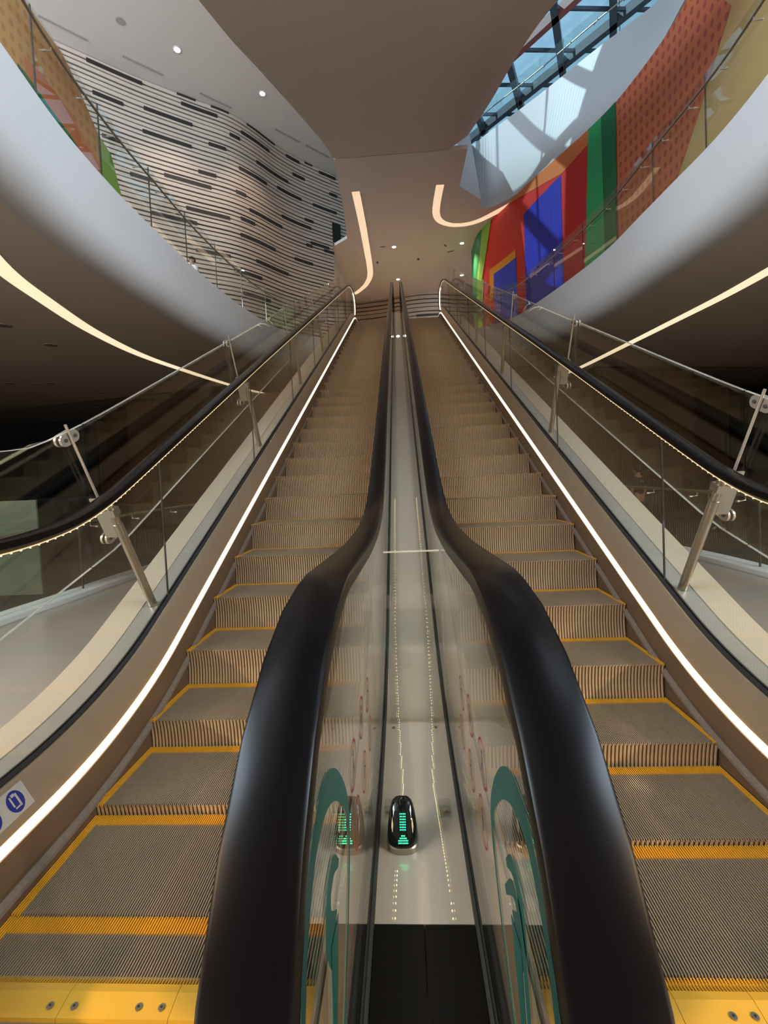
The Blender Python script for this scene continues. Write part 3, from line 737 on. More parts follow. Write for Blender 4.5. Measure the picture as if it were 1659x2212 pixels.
def gallery(P, s, nm):
    bm = bmesh.new(); R_ = []
    for i, p in enumerate(P):
        a = P[max(i-1, 0)]; b = P[min(i+1, len(P)-1)]
        t = Vector((b[0]-a[0], b[1]-a[1])).normalized(); n = Vector((-t[1], t[0]))*(-s)   # away from the void
        ring_ = [bm.verts.new((p[0]+n[0]*d, p[1]+n[1]*d, z)) for d, z in SECT]
        far = (s*29.9, max(1.0, p[1]+ (p[1]-8)*0.9)) 
        ring_.append(bm.verts.new((far[0], far[1], LV-1.30))); ring_.append(bm.verts.new((far[0], far[1], LV)))
        R_.append(ring_)
    m = len(R_[0])
    for A, B in zip(R_, R_[1:]):
        for k in range(m):
            bm.faces.new((A[k], A[(k+1) % m], B[(k+1) % m], B[k])).material_index = 1 if k == 7 else 0
    bm.faces.new(R_[0]); bm.faces.new(R_[-1][::-1])
    return structure(place(obj(nm, bm, [WHITE, SOFFIT], None, True)))
gallery(EL, -1, 'floor_gallery_left'); gallery(ER, 1, 'floor_gallery_right')
bm = bmesh.new(); prism(bm, [(-1.95, 15.35), (1.95, 15.35), (1.95, 16.5), (12, 25.5), (12, 29.5), (-12, 29.5), (-12, 25.5), (-1.95, 16.5)], LV-0.5, LV-0.004); structure(place(obj('floor_upper_landing', bm, mat('pale_stone_floor', (0.62, 0.54, 0.47), 0.35, noise=0.04))))
bm = bmesh.new(); prism(bm, [(-1.95, 16.49), (1.95, 16.49), (29.9, 24.10), (29.9, 27.99), (-29.9, 27.99), (-29.9, 24.10)], LV-1.30, LV-0.51); structure(place(obj('ceiling_lower_back', bm, SOFFIT)))
GL = side(EL, 0.12); GR = side(ER, -0.12)
railing('curved glass railing on the edge of the left gallery', GL, LV, 1.28, 1.50, 1.0, length(GL)-1.8, GLASS_G, 1.02, -0.08, 'gallery railings')
railing('curved glass railing on the edge of the right gallery', GR, LV, 1.28, 1.45, 1.0, length(GR)-1.8, GLASS_G, 1.02, 0.08, 'gallery railings')

# recessed light lines in the soffits
def lightline(P, z, w, label, mt=LEDC, group='recessed light lines'):
    Q = [(v[0], v[1]) for v in catmull([(a, b, 0) for a, b in P], 8)]
    c = Q[len(Q)//2]
    t = thing('recessed_light_line', label, 'ceiling light', (c[0], c[1], z), group)
    bm = bmesh.new(); strip_plan(bm, Q, -w/2+0.012, w/2-0.012, z-0.006, z+0.02); obj('diffuser', rel(bm, t), mt, t)
    bm = bmesh.new(); strip_plan(bm, Q, w/2-0.012, w/2, z-0.012, z+0.02); strip_plan(bm, Q, -w/2, -w/2+0.012, z-0.012, z+0.02); obj('frame', rel(bm, t), WHITE, t)
lightline([(-5.4, 4.9), (-6.32, 6.54), (-6.83, 7.99), (-7.36, 9.9), (-7.68, 12.18), (-7.61, 14.64), (-7.33, 17.98), (-6.75, 21.0)], 4.8, 0.34, 'curved warm light line in the soffit under the left gallery', LEDS)
lightline([(6.7, 6.4), (7.25, 7.9), (7.39, 8.79), (7.52, 10.16), (7.56, 11.85), (7.6, 14.24), (7.63, 18.38), (7.4, 20.4)], 4.8, 0.34, 'curved warm light line in the soffit under the right gallery', LEDS)
ZC = 10.5
lightline([(-1.24, 14.58), (-1.21, 16.47), (-1.21, 18.69), (-1.22, 20.2), (-1.30, 21.4), (-1.61, 22.43), (-2.05, 23.2), (-2.36, 23.59)], ZC, 0.30, 'hooked warm light line in the upper ceiling, left of the downlights')
lightline([(1.63, 14.55), (1.60, 15.5), (1.64, 16.3), (1.90, 16.85), (2.49, 17.15), (3.28, 16.99), (4.17, 16.17), (4.68, 15.62), (4.95, 15.3)], ZC, 0.30, 'J-shaped warm light line in the upper ceiling beside the mural')

# ------------------------------------------------------------------ slatted wall
def cat2(P, n=8): return [(v[0], v[1]) for v in catmull([(a, b, 0) for a, b in P], n)]
SLP = cat2([(-11.5, 9.8), (-9.9, 11.2), (-8.9, 12.05), (-7.71, 13.05), (-6.46, 13.95), (-5.55, 14.59), (-4.96, 15.3), (-4.35, 16.3), (-3.74, 17.05), (-3.0, 17.75), (-2.62, 18.08)], 8)
SLX = [(-2.62, 18.08), (-2.2, 18.45), (-0.8, 19.6)]
BKP = cat2([(-6.0, 23.6), (-3.6, 24.6), (-2.5, 24.85), (-1.2, 24.7), (0, 24.35), (1.2, 24.05), (2.45, 24.1), (3.3, 24.6), (3.9, 25.3), (4.6, 26.6), (5.2, 28.0)], 8)
def slatted(P, z0, z1, pitch, gap, nm, sgn, pale=None):
    bm = bmesh.new(); strip_plan(bm, P, sgn*0.02, sgn*0.30, z0, z1, 1)
    z = z0+0.02
    i = 0
    while z < z1-0.01:
        g = gap*(0.75+0.5*((i*7) % 5)/4)
        strip_plan(bm, P, -sgn*0.02, sgn*0.0195, z, min(z+pitch-g, z1), 0)
        z += pitch; i += 1
    o = structure(place(obj(nm, bm, [pale or SLAT, GROOVE]))); return o
slatted(SLP, LV+0.0, 13.6, 0.145, 0.046, 'wall_slatted_left', 1)
slatted(SLX, LV+0.145*31, 13.6, 0.145, 0.046, 'wall_slatted_left_upper', 1)
slatted(BKP, LV+0.0, ZC+0.05, 0.225, 0.060, 'wall_slatted_back', 1, mat('brown_slat', (0.34, 0.265, 0.205), 0.5, noise=0.05, nscale=2.0))
BARS = [(3.69, 5.11, 13.40), (3.79, 4.56, 12.41), (6.09, 6.65, 13.45), (5.11, 6.5, 12.62), (6.2, 7.31, 13.14), (7.12, 7.7, 13.45), (8.37, 9.64, 13.45), (5.04, 6.44, 11.85), (7.69, 8.06, 12.72), (8.12, 9.34, 13.0), (6.98, 7.54, 12.21), (8.7, 10.21, 12.35), (10.17, 10.79, 13.42), (11.04, 11.39, 13.45), (11.71, 12.51, 13.35), (10.44, 11.01, 12.74), (6.6, 7.16, 11.23), (5.57, 6.98, 10.76), (7.96, 9.14, 11.76), (9.66, 10.8, 11.95), (7.8, 8.18, 10.86), (6.16, 7.54, 9.9), (11.34, 12.48, 11.92), (12.17, 12.55, 12.63), (8.28, 9.8, 10.38), (9.81, 11.19, 10.87), (7.92, 8.49, 10.03), (10.92, 11.32, 11.12), (7.88, 9.4, 9.45), (11.14, 12.03, 10.3), (10.34, 11.19, 9.45), (8.45, 9.99, 8.73), (6.38, 7.48, 8.63), (7.87, 9.02, 7.46), (5.12, 6.46, 9.39), (4.62, 5.25, 10.49), (7.58, 8.67, 8.17), (11.77, 12.26, 10.17), (10.93, 11.21, 10.1), (3.95, 4.42, 11.32)]
for i, (a, b, z) in enumerate(BARS):
    z = LV+round((z-LV)/0.145)*0.145
    bm = bmesh.new(); strip_plan(bm, sub(SLP, a, b, 8), -0.035, 0.01, z-0.062, z+0.056)
    o = place(obj('wall_slot', bm, SLOTM)); tag(o, 'long black slot set between the pale slats of the left wall', 'wall slot', 'black slots in the slatted wall')
for a, b, z in ((4.6, 6.4, 7.3), (7.4, 9.4, 9.2)):
    z = LV+round((z-LV)/0.225)*0.225
    bm = bmesh.new(); strip_plan(bm, sub(BKP, a, b, 8), -0.035, 0.01, z-0.075, z+0.055)
    o = place(obj('wall_slot', bm, SLOTM)); tag(o, 'long black slot in the slatted wall behind the escalator tops', 'wall slot', 'black slots in the back wall')
# doorway niche at the right end of the slatted wall
bm = bmesh.new(); strip_plan(bm, sub(SLX, 0.0, 0.40, 4), -0.045, 0.02, ZC+0.13, 11.45); structure(place(obj('door_1', bm, BLACKW)))
# side wall of the upper lobby
bm = bmesh.new(); box(bm, (-2.72, 18.12, LV), (-2.62, 24.9, ZC)); structure(place(obj('wall_lobby_left', bm, WHITE)))

# ------------------------------------------------------------------ ceilings
bm = bmesh.new()
prism(bm, [(-29.9, -8.9), (-3.6, -8.9), (-3.6, 4.0), (-2.2, 9.0), (-1.2, 13.2), (-1.2, 20.5), (-29.9, 20.5)], 13.5, 13.9); structure(place(obj('ceiling', bm, mat('grey_white_ceiling', (0.52, 0.48, 0.44), 0.6, noise=0.02))))
TL = cat2([(-3.9, 2.5), (-3.45, 4.6), (-2.99, 6.94), (-2.82, 7.84), (-2.59, 8.71), (-2.21, 10.28), (-1.84, 11.96), (-1.72, 13.0)], 6)
TR = cat2([(4.0, 2.5), (3.75, 4.6), (3.28, 7.67), (3.11, 8.28), (2.95, 8.88), (2.77, 9.99), (2.62, 11.22), (2.31, 12.93)], 6)
def tz(y): return ZC-0.25*(12.95-y) if y < 12.95 else ZC
bm = bmesh.new(); prev = None
n = 40
def xat(P, y):
    for a, b in zip(P, P[1:]):
        if a[1] <= y <= b[1]+1e-9: return a[0]+(b[0]-a[0])*(y-a[1])/max(b[1]-a[1], 1e-9)
    return P[-1][0]
for k in range(n+1):
    y = 5.7+(12.9-5.7)*k/n; xl, xr = xat(TL, y), xat(TR, y); z = tz(y)
    rr = []
    for i in range(11):
        t = i/10; x = xl+(xr-xl)*t
        lift = 0.35*max(0, (t-0.78)/0.22)**2
        rr.append(bm.verts.new((x, y, z+lift)))
    rr.append(bm.verts.new((xr, y, z+0.9))); rr.append(bm.verts.new((xl, y, z+0.9)))
    if prev:
        for i in range(len(rr)): bm.faces.new((prev[i], prev[(i+1) % len(rr)], rr[(i+1) % len(rr)], rr[i]))
    else: bm.faces.new(rr)
    prev = rr
bm.faces.new(prev)
structure(place(obj('ceiling_bridge_underside', bm, mat('bridge_plaster', (0.60, 0.52, 0.46), 0.6, noise=0.02), None, True)))
# flat lobby ceiling and the white band of the upper gallery
FB = [(2.30, 14.7), (2.36, 15.45), (2.75, 15.98), (3.65, 16.10), (4.57, 15.17), (5.06, 13.95), (5.60, 12.80), (5.99, 11.70), (6.21, 10.30), (6.15, 9.18), (6.08, 8.0), (5.95, 6.5), (5.7, 4.5), (5.4, 2.5)]
FT = [(2.34, 15.2), (2.62, 16.75), (3.05, 16.95), (3.68, 16.25), (4.90, 14.93), (5.69, 13.98), (6.33, 13.20), (6.89, 12.58), (7.45, 11.85), (7.8, 10.8), (7.85, 9.4), (7.7, 7.6), (7.3, 5.2), (6.9, 2.5)]
FBc = cat2(FB, 10); FTc = cat2(FT, 10)
bm = bmesh.new(); prev = None
for i, (a, b) in enumerate(zip(FBc, FTc)):
    t = min(1.0, max(0.0, (12-i/6)/12))
    rnd = 0.55*min(1, max(0, (100-i)/66))          # soft lower edge at the far end
    rr = []
    mid = (a[0]+(b[0]-a[0])*0.25, a[1]+(b[1]-a[1])*0.25)
    p2 = FBc[max(i-1, 0)]; p3 = FBc[min(i+1, len(FBc)-1)]; tt = Vector((p3[0]-p2[0], p3[1]-p2[1])).normalized(); nn = Vector((-tt[1], tt[0]))
    if nn.dot(Vector((1, 0.6))) < 0: nn = -nn
    for q in range(7):
        g = math.pi/2*q/6; h = 0.0
        rr.append(bm.verts.new((a[0]+nn[0]*h*(1-math.sin(g))+(b[0]-a[0])*0.2*q/6, a[1]+nn[1]*h*(1-math.sin(g))+(b[1]-a[1])*0.2*q/6, ZC+0.006+0.5*(1-math.cos(g)))))
    rr.append(bm.verts.new((b[0], b[1], 13.32)))
    rr.append(bm.verts.new((b[0]+0.5, b[1]+0.5, 13.32))); rr.append(bm.verts.new((a[0]+0.9, a[1]+0.9, ZC+0.006)))
    if prev:
        for k in range(len(rr)): bm.faces.new((prev[k], prev[(k+1) % len(rr)], rr[(k+1) % len(rr)], rr[k]))
    else: bm.faces.new(rr)
    prev = rr
bm.faces.new(prev)
structure(place(obj('trim_3', bm, WHITE)), 'white band at the edge of the upper gallery')
# lobby ceiling, laid in narrow strips so that it follows the edge of the roof void
apex = max(range(len(FBc)), key=lambda q: FBc[q][1])
VL = [(2.31, 12.9)]+FBc[:apex+1]; VR = FBc[apex:][::-1]
LEFT = [(-1.72, 12.9), (-1.80, 15.5), (-1.94, 17.6), (-2.62, 18.2), (-2.62, 24.5), (-2.63, 24.6), (-6.5, 24.61), (-6.5, 29.5)]
bm = bmesh.new()
def slab(xa, xb, ya, xc_, xd, yb):
    vs = [bm.verts.new(p) for p in ((xa, ya, ZC), (xb, ya, ZC), (xd, yb, ZC), (xc_, yb, ZC), (xa, ya, ZC+0.12), (xb, ya, ZC+0.12), (xd, yb, ZC+0.12), (xc_, yb, ZC+0.12))]
    for q in ((0,3,2,1),(4,5,6,7),(0,1,5,4),(1,2,6,5),(2,3,7,6),(3,0,4,7)): bm.faces.new([vs[i_] for i_ in q])
ytop = FBc[apex][1]; ys_ = [12.95+(ytop-12.95)*q/24 for q in range(25)]
for ya, yb in zip(ys_, ys_[1:]):
    slab(xat(LEFT, ya), xat(VL, ya), ya, xat(LEFT, yb), xat(VL, yb), yb)
    slab(xat(VR, ya)+0.25, 29.9, ya, xat(VR, yb)+0.25, 29.9, yb)
ys_ = [ytop, 17.0, 17.6, 18.2, 24.5, 24.62, 29.5]
for ya, yb in zip(ys_, ys_[1:]): slab(xat(LEFT, ya+1e-4), 29.9, ya, xat(LEFT, yb), 29.9, yb)
bm2 = bmesh.new()
structure(place(obj('ceiling_lobby', bm, mat('lobby_plaster', (0.66, 0.58, 0.54), 0.55, noise=0.02)))); bm2.free()
UG = side(FTc, 0.15)
railing('glass railing on the upper gallery in front of the roof glazing', UG, 13.32, 1.25, 1.7, 1.2, length(UG)-1.0, GLASS_G, 1.0, 0.08)

# ------------------------------------------------------------------ murals
def clip(poly, s0, s1):
    for lim, sg in ((s0, 1), (s1, -1)):
        out = []
        for i in range(len(poly)):
            a, b = poly[i-1], poly[i]
            ia, ib = sg*(a[0]-lim) >= 0, sg*(b[0]-lim) >= 0
            if ia != ib:
                t = (lim-a[0])/(b[0]-a[0]); out.append((lim, a[1]+(b[1]-a[1])*t))
            if ib: out.append(b)
        poly = out
        if len(poly) < 3: return []
    return poly
def mural(P, layers, zlo, zhi, nm, label, inward):
    bm = bmesh.new(); uvl = bm.loops.layers.uv.new('UVMap')
    cum = [0]
    for a, b in zip(P, P[1:]): cum.append(cum[-1]+math.dist(a, b))
    mats_ = []
    for li, (m, poly) in enumerate(layers):
        if m not in mats_: mats_.append(m)
        mi = mats_.index(m); d = inward*(0.003+0.003*li)
        for i in range(len(P)-1):
            c = clip([(s, min(max(z, zlo), zhi)) for s, z in poly], cum[i], cum[i+1])
            if len(c) < 3: continue
            a, b = P[i], P[i+1]; L = cum[i+1]-cum[i]; nx, ny = -(b[1]-a[1])/L, (b[0]-a[0])/L
            vs = []
            for s, z in c:
                t = (s-cum[i])/L
                vs.append(bm.verts.new((a[0]+(b[0]-a[0])*t+nx*d, a[1]+(b[1]-a[1])*t+ny*d, z)))
            try: fc = bm.faces.new(vs)
            except Exception: continue
            fc.material_index = mi
            for lp, (s, z) in zip(fc.loops, c): lp[uvl].uv = (s, z)
    me = bpy.data.meshes.new(nm); bm.to_mesh(me); bm.free()
    for m in mats_: me.materials.append(m)
    o = bpy.data.objects.new(nm, me); COL.objects.link(o)
    tag(o, label, 'mural'); place(o)
    return o
MU = cat2([(5.6, 3.5), (5.9, 5.5), (6.05, 7.0), (6.15, 8.2), (6.2, 9.2), (6.2, 10.2), (5.99, 11.65), (5.6, 12.73), (5.06, 13.9), (4.57, 15.0), (4.2, 16.1), (3.75, 17.2), (3.5, 18.1), (3.5, 19.5)], 8)
ML_ = cat2([(-5.6, 3.5), (-5.9, 5.5), (-6.1, 7.2), (-6.1, 8.6), (-6.0, 10.2)], 8)
bm = bmesh.new(); strip_plan(bm, MU, -0.20, 0.0, LV, ZC+0.02); structure(place(obj('wall_mural_right', bm, WHITE)))
LM = length(MU)
mural(MU, [
    (M_YEL, [(0, 6.1), (LM, 6.1), (LM, 10.52), (0, 10.52)]),
    (M_RED, [(8.2, 6.1), (LM, 6.1), (LM, 10.52), (8.2, 10.52)]),
    (M_ORD, [(8.19, 10.7), (5.55, 10.7), (4.9, 9.8), (4.50, 9.143), (4.95, 8.606), (5.46, 7.985), (5.818, 7.57), (6.294, 7.055), (6.715, 6.1), (8.237, 6.1)]),
    (M_ORW, [(12.9, 10.7), (12.087, 10.30), (11.711, 10.20), (10.175, 9.90), (9.16, 10.10), (9.10, 10.7)]),
    (M_BL, [(11.92, 9.607), (10.212, 9.881), (10.219, 6.1), (11.932, 6.1)]),
    (M_YO, [(14.16, 8.66), (12.475, 8.67), (12.468, 8.386), (13.863, 8.373), (13.98, 7.4), (14.22, 7.5)]),
    (M_BL2, [(13.87, 8.375), (12.465, 8.388), (12.455, 6.1), (13.93, 6.1)]),
    (M_GL, [(9.142, 10.7), (8.705, 10.7), (8.68, 6.1), (9.433, 6.1)]),
    (M_GD, [(8.705, 10.7), (8.182, 10.7), (8.237, 6.1), (8.68, 6.1)]),
    (M_LG, [(14.6, 10.7), (13.9, 10.7), (14.30, 9.516), (14.70, 8.58), (14.92, 6.1), (15.76, 6.1), (15.33, 8.836), (14.92, 9.423)]),
    (M_GD, [(LM, 10.7), (14.62, 10.7), (14.93, 9.423), (15.34, 8.836), (15.77, 6.1), (LM, 6.1)]),
], 6.1, 10.49, 'mural', 'big mural of red, blue, green and orange shapes on the right gallery wall', 1)
# left mural on a free-standing shaped wall
LML = length(ML_)
def shaped_wall(P, prof, th, nm):
    """wall following plan P with a top given as (s, z) line"""
    bm = bmesh.new(); n = 40; R_ = []
    for k in range(n+1):
        s = prof[0][0]+(prof[-1][0]-prof[0][0])*k/n
        z = 0
        for a, b in zip(prof, prof[1:]):
            if a[0] <= s <= b[0]+1e-9: z = a[1]+(b[1]-a[1])*(s-a[0])/(b[0]-a[0])
        q = pt_at(P, s); R_.append([bm.verts.new((q[0]+d, q[1], zz)) for d, zz in ((0, LV), (0, z), (-th, z), (-th, LV))])
    for A, B in zip(R_, R_[1:]):
        for j in range(4): bm.faces.new((A[j], A[(j+1) % 4], B[(j+1) % 4], B[j]))
    bm.faces.new(R_[0]); bm.faces.new(R_[-1][::-1])
    return structure(place(obj(nm, bm, WHITE)))
TOPL = [(0.0, 13.3), (2.2, 11.6), (3.3, 10.3), (3.70, 9.50), (4.433, 9.38), (4.60, 9.28), (4.89, 8.97), (5.27, 8.50), (5.64, 8.30), (5.88, 7.55), (5.95, 6.2)]
TOPL2 = [(s, z-0.01) for s, z in TOPL]
shaped_wall(ML_, TOPL, 0.15, 'wall_mural_left')
mural(ML_, [
    (M_TAN, [(0.0, 6.15)]+TOPL2[:8]+[(5.27, 6.15)]),
    (M_TER, [(3.56, 8.48), (3.94, 8.52), (4.553, 8.366), (5.269, 7.848), (5.27, 7.0), (3.56, 7.0)]),
    (M_LG, [(5.27, 8.49), (5.63, 8.28), (5.87, 7.55), (5.94, 6.2), (5.27, 6.2)]),
    (M_GD, [(3.40, 8.22), (3.58, 8.20), (4.515, 7.90), (5.27, 7.42), (5.50, 7.0), (5.5, 6.2), (3.40, 6.2)]),
], 6.1, 13.4, 'mural', 'tan, terracotta and green mural on the left gallery wall', -1)

# ------------------------------------------------------------------ roof glazing over the void
RZ = 17.5
bm = bmesh.new()
box(bm, (-3.6, -9.4, RZ), (30, 12.8, RZ+0.5)); box(bm, (-8.0, 7.4, RZ), (-4.2, 34, RZ+0.5)); box(bm, (-4.2, 27, RZ), (30, 34, RZ+0.5)); box(bm, (14.5, 12.8, RZ), (30, 27, RZ+0.5)); box(bm, (-4.2, 7.4, RZ), (-3.6, 12.8, RZ+0.5))
structure(place(obj('ceiling_roof', bm, MULL)))
bm = bmesh.new(); box(bm, (-3.9, -9, 13.9), (-3.6, 7.4, RZ)); box(bm, (-4.5, 7.4, 13.9), (-4.2, 27, RZ)); structure(place(obj('wall_roof_upstand', bm, WHITE)))
bm = bmesh.new(); box(bm, (-4.2, 12.8, RZ+0.20), (14.5, 27, RZ+0.22)); win = structure(place(obj('window_1', bm, SKYG)))
def bar(bm, p, q, w, h, mi=0):
    p, q = Vector(p), Vector(q); d = (q-p); L = d.length; d.normalize(); sd = Vector((-d.y, d.x, 0)).normalized()
    obox(bm, (p+q)/2, d*L/2, sd*w/2, Vector((0, 0, h/2)), mi)
def clipbar(cx, cy, dx, dy):
    t0, t1 = -60, 60
    for c, d, lo, hi in ((cx, dx, -4.2, 14.5), (cy, dy, 12.8, 27.0)):
        if abs(d) < 1e-6: continue
        a, b = sorted(((lo-c)/d, (hi-c)/d)); t0 = max(t0, a); t1 = min(t1, b)
    return (t0, t1) if t1 > t0 else None
bm = bmesh.new(); k = 0
for ang, spc, w in ((64, 1.9, 0.25), (-50, 2.1, 0.24)):
    a = math.radians(ang); dx, dy = math.cos(a), math.sin(a)
    for i in range(-8, 12):
        cx, cy = 4-dy*spc*i, 16+dx*spc*i; c = clipbar(cx, cy, dx, dy)
        if c: bar(bm, (cx+dx*c[0], cy+dy*c[0], RZ), (cx+dx*c[1], cy+dy*c[1], RZ), w, 0.36, 1 if (ang < 0 and i % 3 == 1) else 0)
for i in range(-8, 14):
    a = math.radians(6); dx, dy = math.cos(a), math.sin(a); cx, cy = 4-dy*1.6*i, 16+dx*1.6*i; c = clipbar(cx, cy, dx, dy)
    if c: bar(bm, (cx+dx*c[0], cy+dy*c[0], RZ+0.05), (cx+dx*c[1], cy+dy*c[1], RZ+0.05), 0.08, 0.12, 0)
fr = obj('window_frame', bm, [MULL, MULLR]); fr.parent = win; fr.location = -win.location

# ------------------------------------------------------------------ ceiling fittings
def downlight(x, y, z, label, rad=0.075, lit=True, power=18, group='downlights'):
    t = thing('ceiling_downlight', label, 'ceiling light', (x, y, z), group)
    bm = bmesh.new(); n = 24
    A = [bm.verts.new((rad*1.3*math.cos(2*math.pi*k/n), rad*1.3*math.sin(2*math.pi*k/n), -0.012)) for k in range(n)]
    B = [bm.verts.new((rad*math.cos(2*math.pi*k/n), rad*math.sin(2*math.pi*k/n), -0.014)) for k in range(n)]
    Cc = [bm.verts.new((rad*1.3*math.cos(2*math.pi*k/n), rad*1.3*math.sin(2*math.pi*k/n), 0.0)) for k in range(n)]
    for k in range(n): bm.faces.new((A[k], A[(k+1) % n], B[(k+1) % n], B[k])); bm.faces.new((A[k], A[(k+1) % n], Cc[(k+1) % n], Cc[k]))
    obj('rim', bm, WHITE if lit else GREYFIX, t)
    bm = bmesh.new(); cyl(bm, (0, 0, -0.006), (0, 0, 1), rad, 0.012, 24); obj('lens', bm, LAMP if lit else GREYFIX, t)
    if lit and power:
        d = bpy.data.lights.new('downlight_beam', 'SPOT'); d.energy = power*power*1.0; d.color = (1.0, 0.80, 0.58); d.spot_size = math.radians(95); d.spot_blend = 0.8; d.shadow_soft_size = 0.07
        o = bpy.data.objects.new('downlight_beam', d); COL.objects.link(o); o.parent = t; o.location = (0, 0, -0.03)
    return t
for x, y, lb in ((-0.02, 18.57, 'small lit downlight in the lobby ceiling, left of the pair'), (2.93, 18.65, 'small lit downlight in the lobby ceiling, right of the pair'), (0.11, 21.99, 'small lit downlight just above the centre handrail tops')):
    downlight(x, y, ZC, lb, 0.085, True, 34)
for x, y, lb, lit in ((-6.04, 12.31, 'lit downlight in the left upper ceiling, nearer one', True), (-4.10, 13.99, 'lit downlight in the left upper ceiling, farther one beside the bridge', True), (-7.11, 11.41, 'unlit grey round fitting in the left upper ceiling', False)):
    downlight(x, y, 13.5, lb, 0.085, lit, 24)
for x, y in ((-9.19, 10.79), (-14.63, 15.15), (-13.94, 15.58), (-13.39, 15.55), (-13.17, 18.08), (-16.74, 22.44), (-8.86, 9.16)):
    downlight(x, y, 4.8, 'unlit pale round fitting in the dark soffit under the left gallery', 0.11, False, 0, 'unlit fittings under the left gallery')
for (a, b), (c, d) in (((-9.12, 11.08), (-8.36, 11.81)), ((-7.69, 12.34), (-6.91, 13.03)), ((-6.09, 13.76), (-5.32, 14.43)), ((-4.16, 15.47), (-3.43, 16.19)), ((-3.23, 16.37), (-2.47, 17.12))):
    bm = bmesh.new(); v = Vector((c-a, d-b, 0)); L = v.length; v.normalize()
    obox(bm, ((a+c)/2, (b+d)/2, 13.488), v*L/2, Vector((-v.y, v.x, 0))*0.035, (0, 0, 0.008))
    tag(place(obj('air_slot', bm, GREYFIX)), 'narrow grey air slot in the left upper ceiling, parallel to the slatted wall', 'air slot', 'air slots in the left ceiling')
for x, y, rr, lb in ((-0.83, 19.86, 0.05, 'left black sensor dome under the lobby ceiling'), (1.07, 19.81, 0.05, 'right black sensor dome under the lobby ceiling')):
    t = thing('ceiling_sensor', lb, 'sensor', (x, y, ZC), 'sensor domes')
    bm = bmesh.new(); cyl(bm, (0, 0, -0.01), (0, 0, 1), 0.10, 0.02, 20); obj('ring', bm, WHITE, t)
    bm = bmesh.new(); bmesh.ops.create_uvsphere(bm, u_segments=16, v_segments=8, radius=0.06, matrix=Matrix.Translation((0, 0, -0.03))); obj('dome', bm, BLACKG, t, True)
for (x, y), a, L, lb in (((-0.50, 18.50), 0.0, 0.22, 'small oval vent in the lobby ceiling left of the downlights'), ((2.22, 18.76), 1.0, 0.18, 'short dark slot in the lobby ceiling near the right downlight, upper one'), ((2.51, 19.34), -0.3, 0.30, 'short dark slot in the lobby ceiling near the right downlight, lower one')):
    bm = bmesh.new(); obox(bm, (x, y, ZC-0.006), (math.cos(a)*L/2, math.sin(a)*L/2, 0), (-math.sin(a)*0.025, math.cos(a)*0.025, 0), (0, 0, 0.006))
    tag(place(obj('ceiling_vent', bm, DARKFIX)), lb, 'vent')

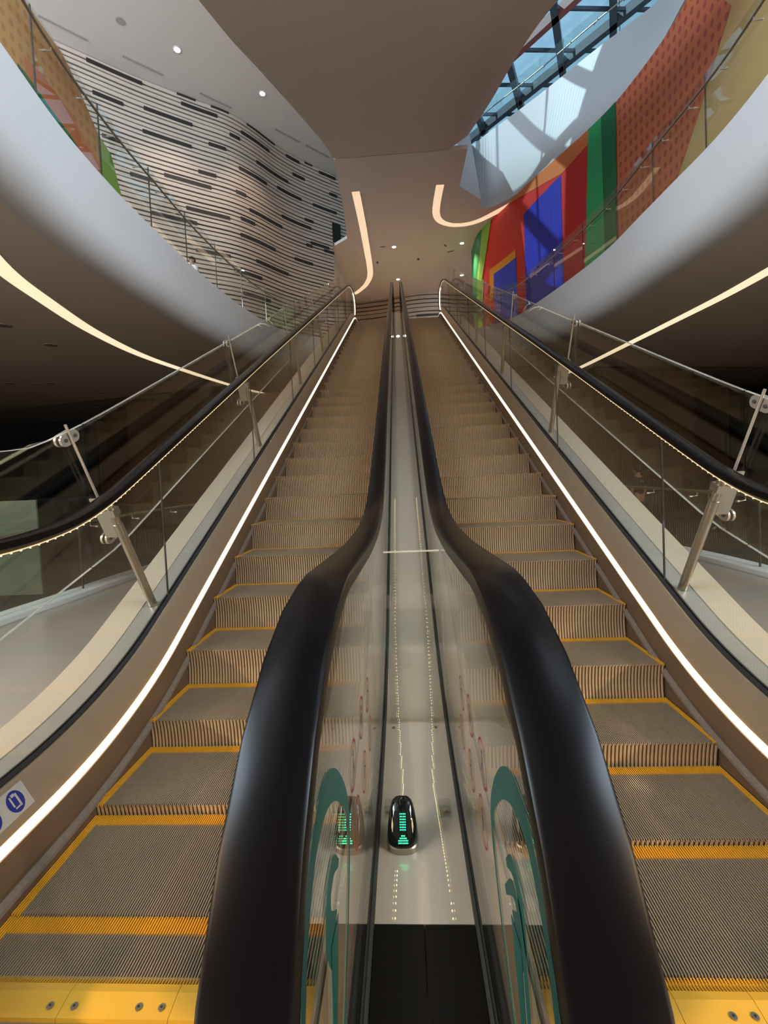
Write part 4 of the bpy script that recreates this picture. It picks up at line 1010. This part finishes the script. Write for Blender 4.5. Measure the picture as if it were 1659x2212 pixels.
# ------------------------------------------------------------------ people
def person(loc, rz, shirt, label, arms='down'):
    t = thing('person', label, 'person', loc)
    t.rotation_euler = (0, 0, rz)
    def skin(nm, V, E, R_, m, root=0, lv=2):
        me = bpy.data.meshes.new(nm); me.from_pydata(V, E, []); me.materials.append(m)
        o = bpy.data.objects.new(nm, me); COL.objects.link(o); o.parent = t
        sk = o.modifiers.new('skin', 'SKIN'); sk.use_smooth_shade = True
        for i, rr in enumerate(R_): me.skin_vertices[0].data[i].radius = rr if isinstance(rr, tuple) else (rr, rr)
        me.skin_vertices[0].data[root].use_root = True
        sb = o.modifiers.new('sub', 'SUBSURF'); sb.levels = lv; sb.render_levels = lv
        for p in me.polygons: p.use_smooth = True
        return o
    SK = mat('skin', (0.36, 0.20, 0.13), 0.5)
    TR_ = mat('dark_trousers', (0.02, 0.02, 0.028), 0.8); HR = mat('black_hair', (0.008, 0.006, 0.005), 0.5)
    # body: pelvis, spine, neck, head, arms with hands, legs with feet (facing +y)
    V = [(0, 0, 0.95), (0, 0, 1.12), (0, 0, 1.34), (0, 0, 1.46), (0, 0.01, 1.53), (0, 0.02, 1.62), (0, 0.02, 1.70)]
    R_ = [(0.15, 0.10), (0.135, 0.095), (0.16, 0.10), (0.09, 0.07), 0.052, (0.078, 0.090), (0.062, 0.075)]
    E = [(0, 1), (1, 2), (2, 3), (3, 4), (4, 5), (5, 6)]
    def add(p, rr, prev):
        V.append(p); R_.append(rr); E.append((prev, len(V)-1)); return len(V)-1
    for s in (-1, 1):
        i = add((s*0.17, 0, 1.42), 0.058, 3); i = add((s*0.215, -0.01, 1.14), 0.043, i); i = add((s*0.225, 0.06, 0.90), 0.030, i); i = add((s*0.222, 0.08, 0.83), (0.020, 0.034), i)
        for q in range(4): j = add((s*0.220, 0.055+0.017*q, 0.79), 0.0085, i); add((s*0.212, 0.058+0.017*q, 0.745-0.006*(q in (0, 3))), 0.0075, j)
        j = add((s*0.205, 0.115, 0.81), 0.0095, i); add((s*0.195, 0.125, 0.775), 0.008, j)
        i = add((s*0.09, 0, 0.86), 0.088, 0); i = add((s*0.10, 0.01, 0.50), 0.060, i); i = add((s*0.105, -0.02, 0.10), 0.040, i); add((s*0.115, 0.12, 0.035), (0.035, 0.030), i)
    skin('body', V, E, R_, SK)
    # T-shirt
    V2 = [(0, 0, 0.98), (0, 0, 1.14), (0, 0, 1.34), (0, 0, 1.455)]; R2 = [(0.165, 0.115), (0.152, 0.11), (0.178, 0.115), (0.10, 0.082)]; E2 = [(0, 1), (1, 2), (2, 3)]
    for s in (-1, 1):
        V2 += [(s*0.175, 0, 1.41), (s*0.205, -0.005, 1.22)]; R2 += [0.072, 0.060]; n_ = len(V2); E2 += [(3, n_-2), (n_-2, n_-1)]
    skin('shirt', V2, E2, R2, shirt)
    V3 = [(0, 0, 0.96)]; R3 = [(0.165, 0.115)]; E3 = []
    for s in (-1, 1):
        V3 += [(s*0.09, 0, 0.86), (s*0.10, 0.01, 0.50), (s*0.105, -0.015, 0.09)]; R3 += [0.100, 0.074, 0.058]; n_ = len(V3); E3 += [(0, n_-3), (n_-3, n_-2), (n_-2, n_-1)]
    skin('trousers', V3, E3, R3, TR_)
    # hair cap, ears, face
    bm = bmesh.new(); bmesh.ops.create_uvsphere(bm, u_segments=24, v_segments=16, radius=1.0, matrix=Matrix.Translation((0, -0.004, 1.675)) @ Matrix.Diagonal((0.094, 0.108, 0.105, 1)))
    for v in list(bm.verts):
        if v.co.z < 1.60 or (v.co.y > 0.035 and v.co.z < 1.705): bm.verts.remove(v)
    obj('hair', bm, HR, t, True)
    bm = bmesh.new()
    for s in (-1, 1):
        bmesh.ops.create_uvsphere(bm, u_segments=10, v_segments=6, radius=1.0, matrix=Matrix.Translation((s*0.083, 0.01, 1.635)) @ Matrix.Diagonal((0.012, 0.022, 0.033, 1)))
    obj('ears', bm, SK, t, True)
    bm = bmesh.new(); bmesh.ops.create_uvsphere(bm, u_segments=10, v_segments=8, radius=1.0, matrix=Matrix.Translation((0, 0.112, 1.632)) @ Matrix.Diagonal((0.014, 0.022, 0.026, 1)))
    for s in (-1, 1): bmesh.ops.create_uvsphere(bm, u_segments=10, v_segments=8, radius=0.011, matrix=Matrix.Translation((s*0.032, 0.096, 1.655)))
    bmesh.ops.create_uvsphere(bm, u_segments=10, v_segments=8, radius=1.0, matrix=Matrix.Translation((0, 0.100, 1.593)) @ Matrix.Diagonal((0.026, 0.010, 0.007, 1)))
    obj('face', bm, SK, t, True)
    return t
PUR = mat('dark_purple_shirt', (0.030, 0.018, 0.026), 0.8)
p1 = person((5.99, 11.03, -0.85), 0.35, PUR, 'person in a dark T-shirt with pale back print, seen from behind through the right glass')
bm = bmesh.new()
for k, (w, z) in enumerate(((0.060, 1.375), (0.052, 1.352))):
    for i in range(7):
        a = -w+2*w*i/7
        bm.faces.new([bm.verts.new((x, -0.1235, zz)) for x, zz in ((a, z), (a+0.011, z), (a+0.011, z+0.012), (a, z+0.012))])
o = obj('back_print', bm, PALE, p1)
person((8.0, 11.0, -0.85), 1.9, PUR, 'dim dark-haired person far right in the shade behind the right barrier')
person((-6.26, 12.89, LV), 2.6, mat('white_shirt', (0.6, 0.6, 0.58), 0.8), 'person on the left gallery with only the dark-haired head showing over the edge')
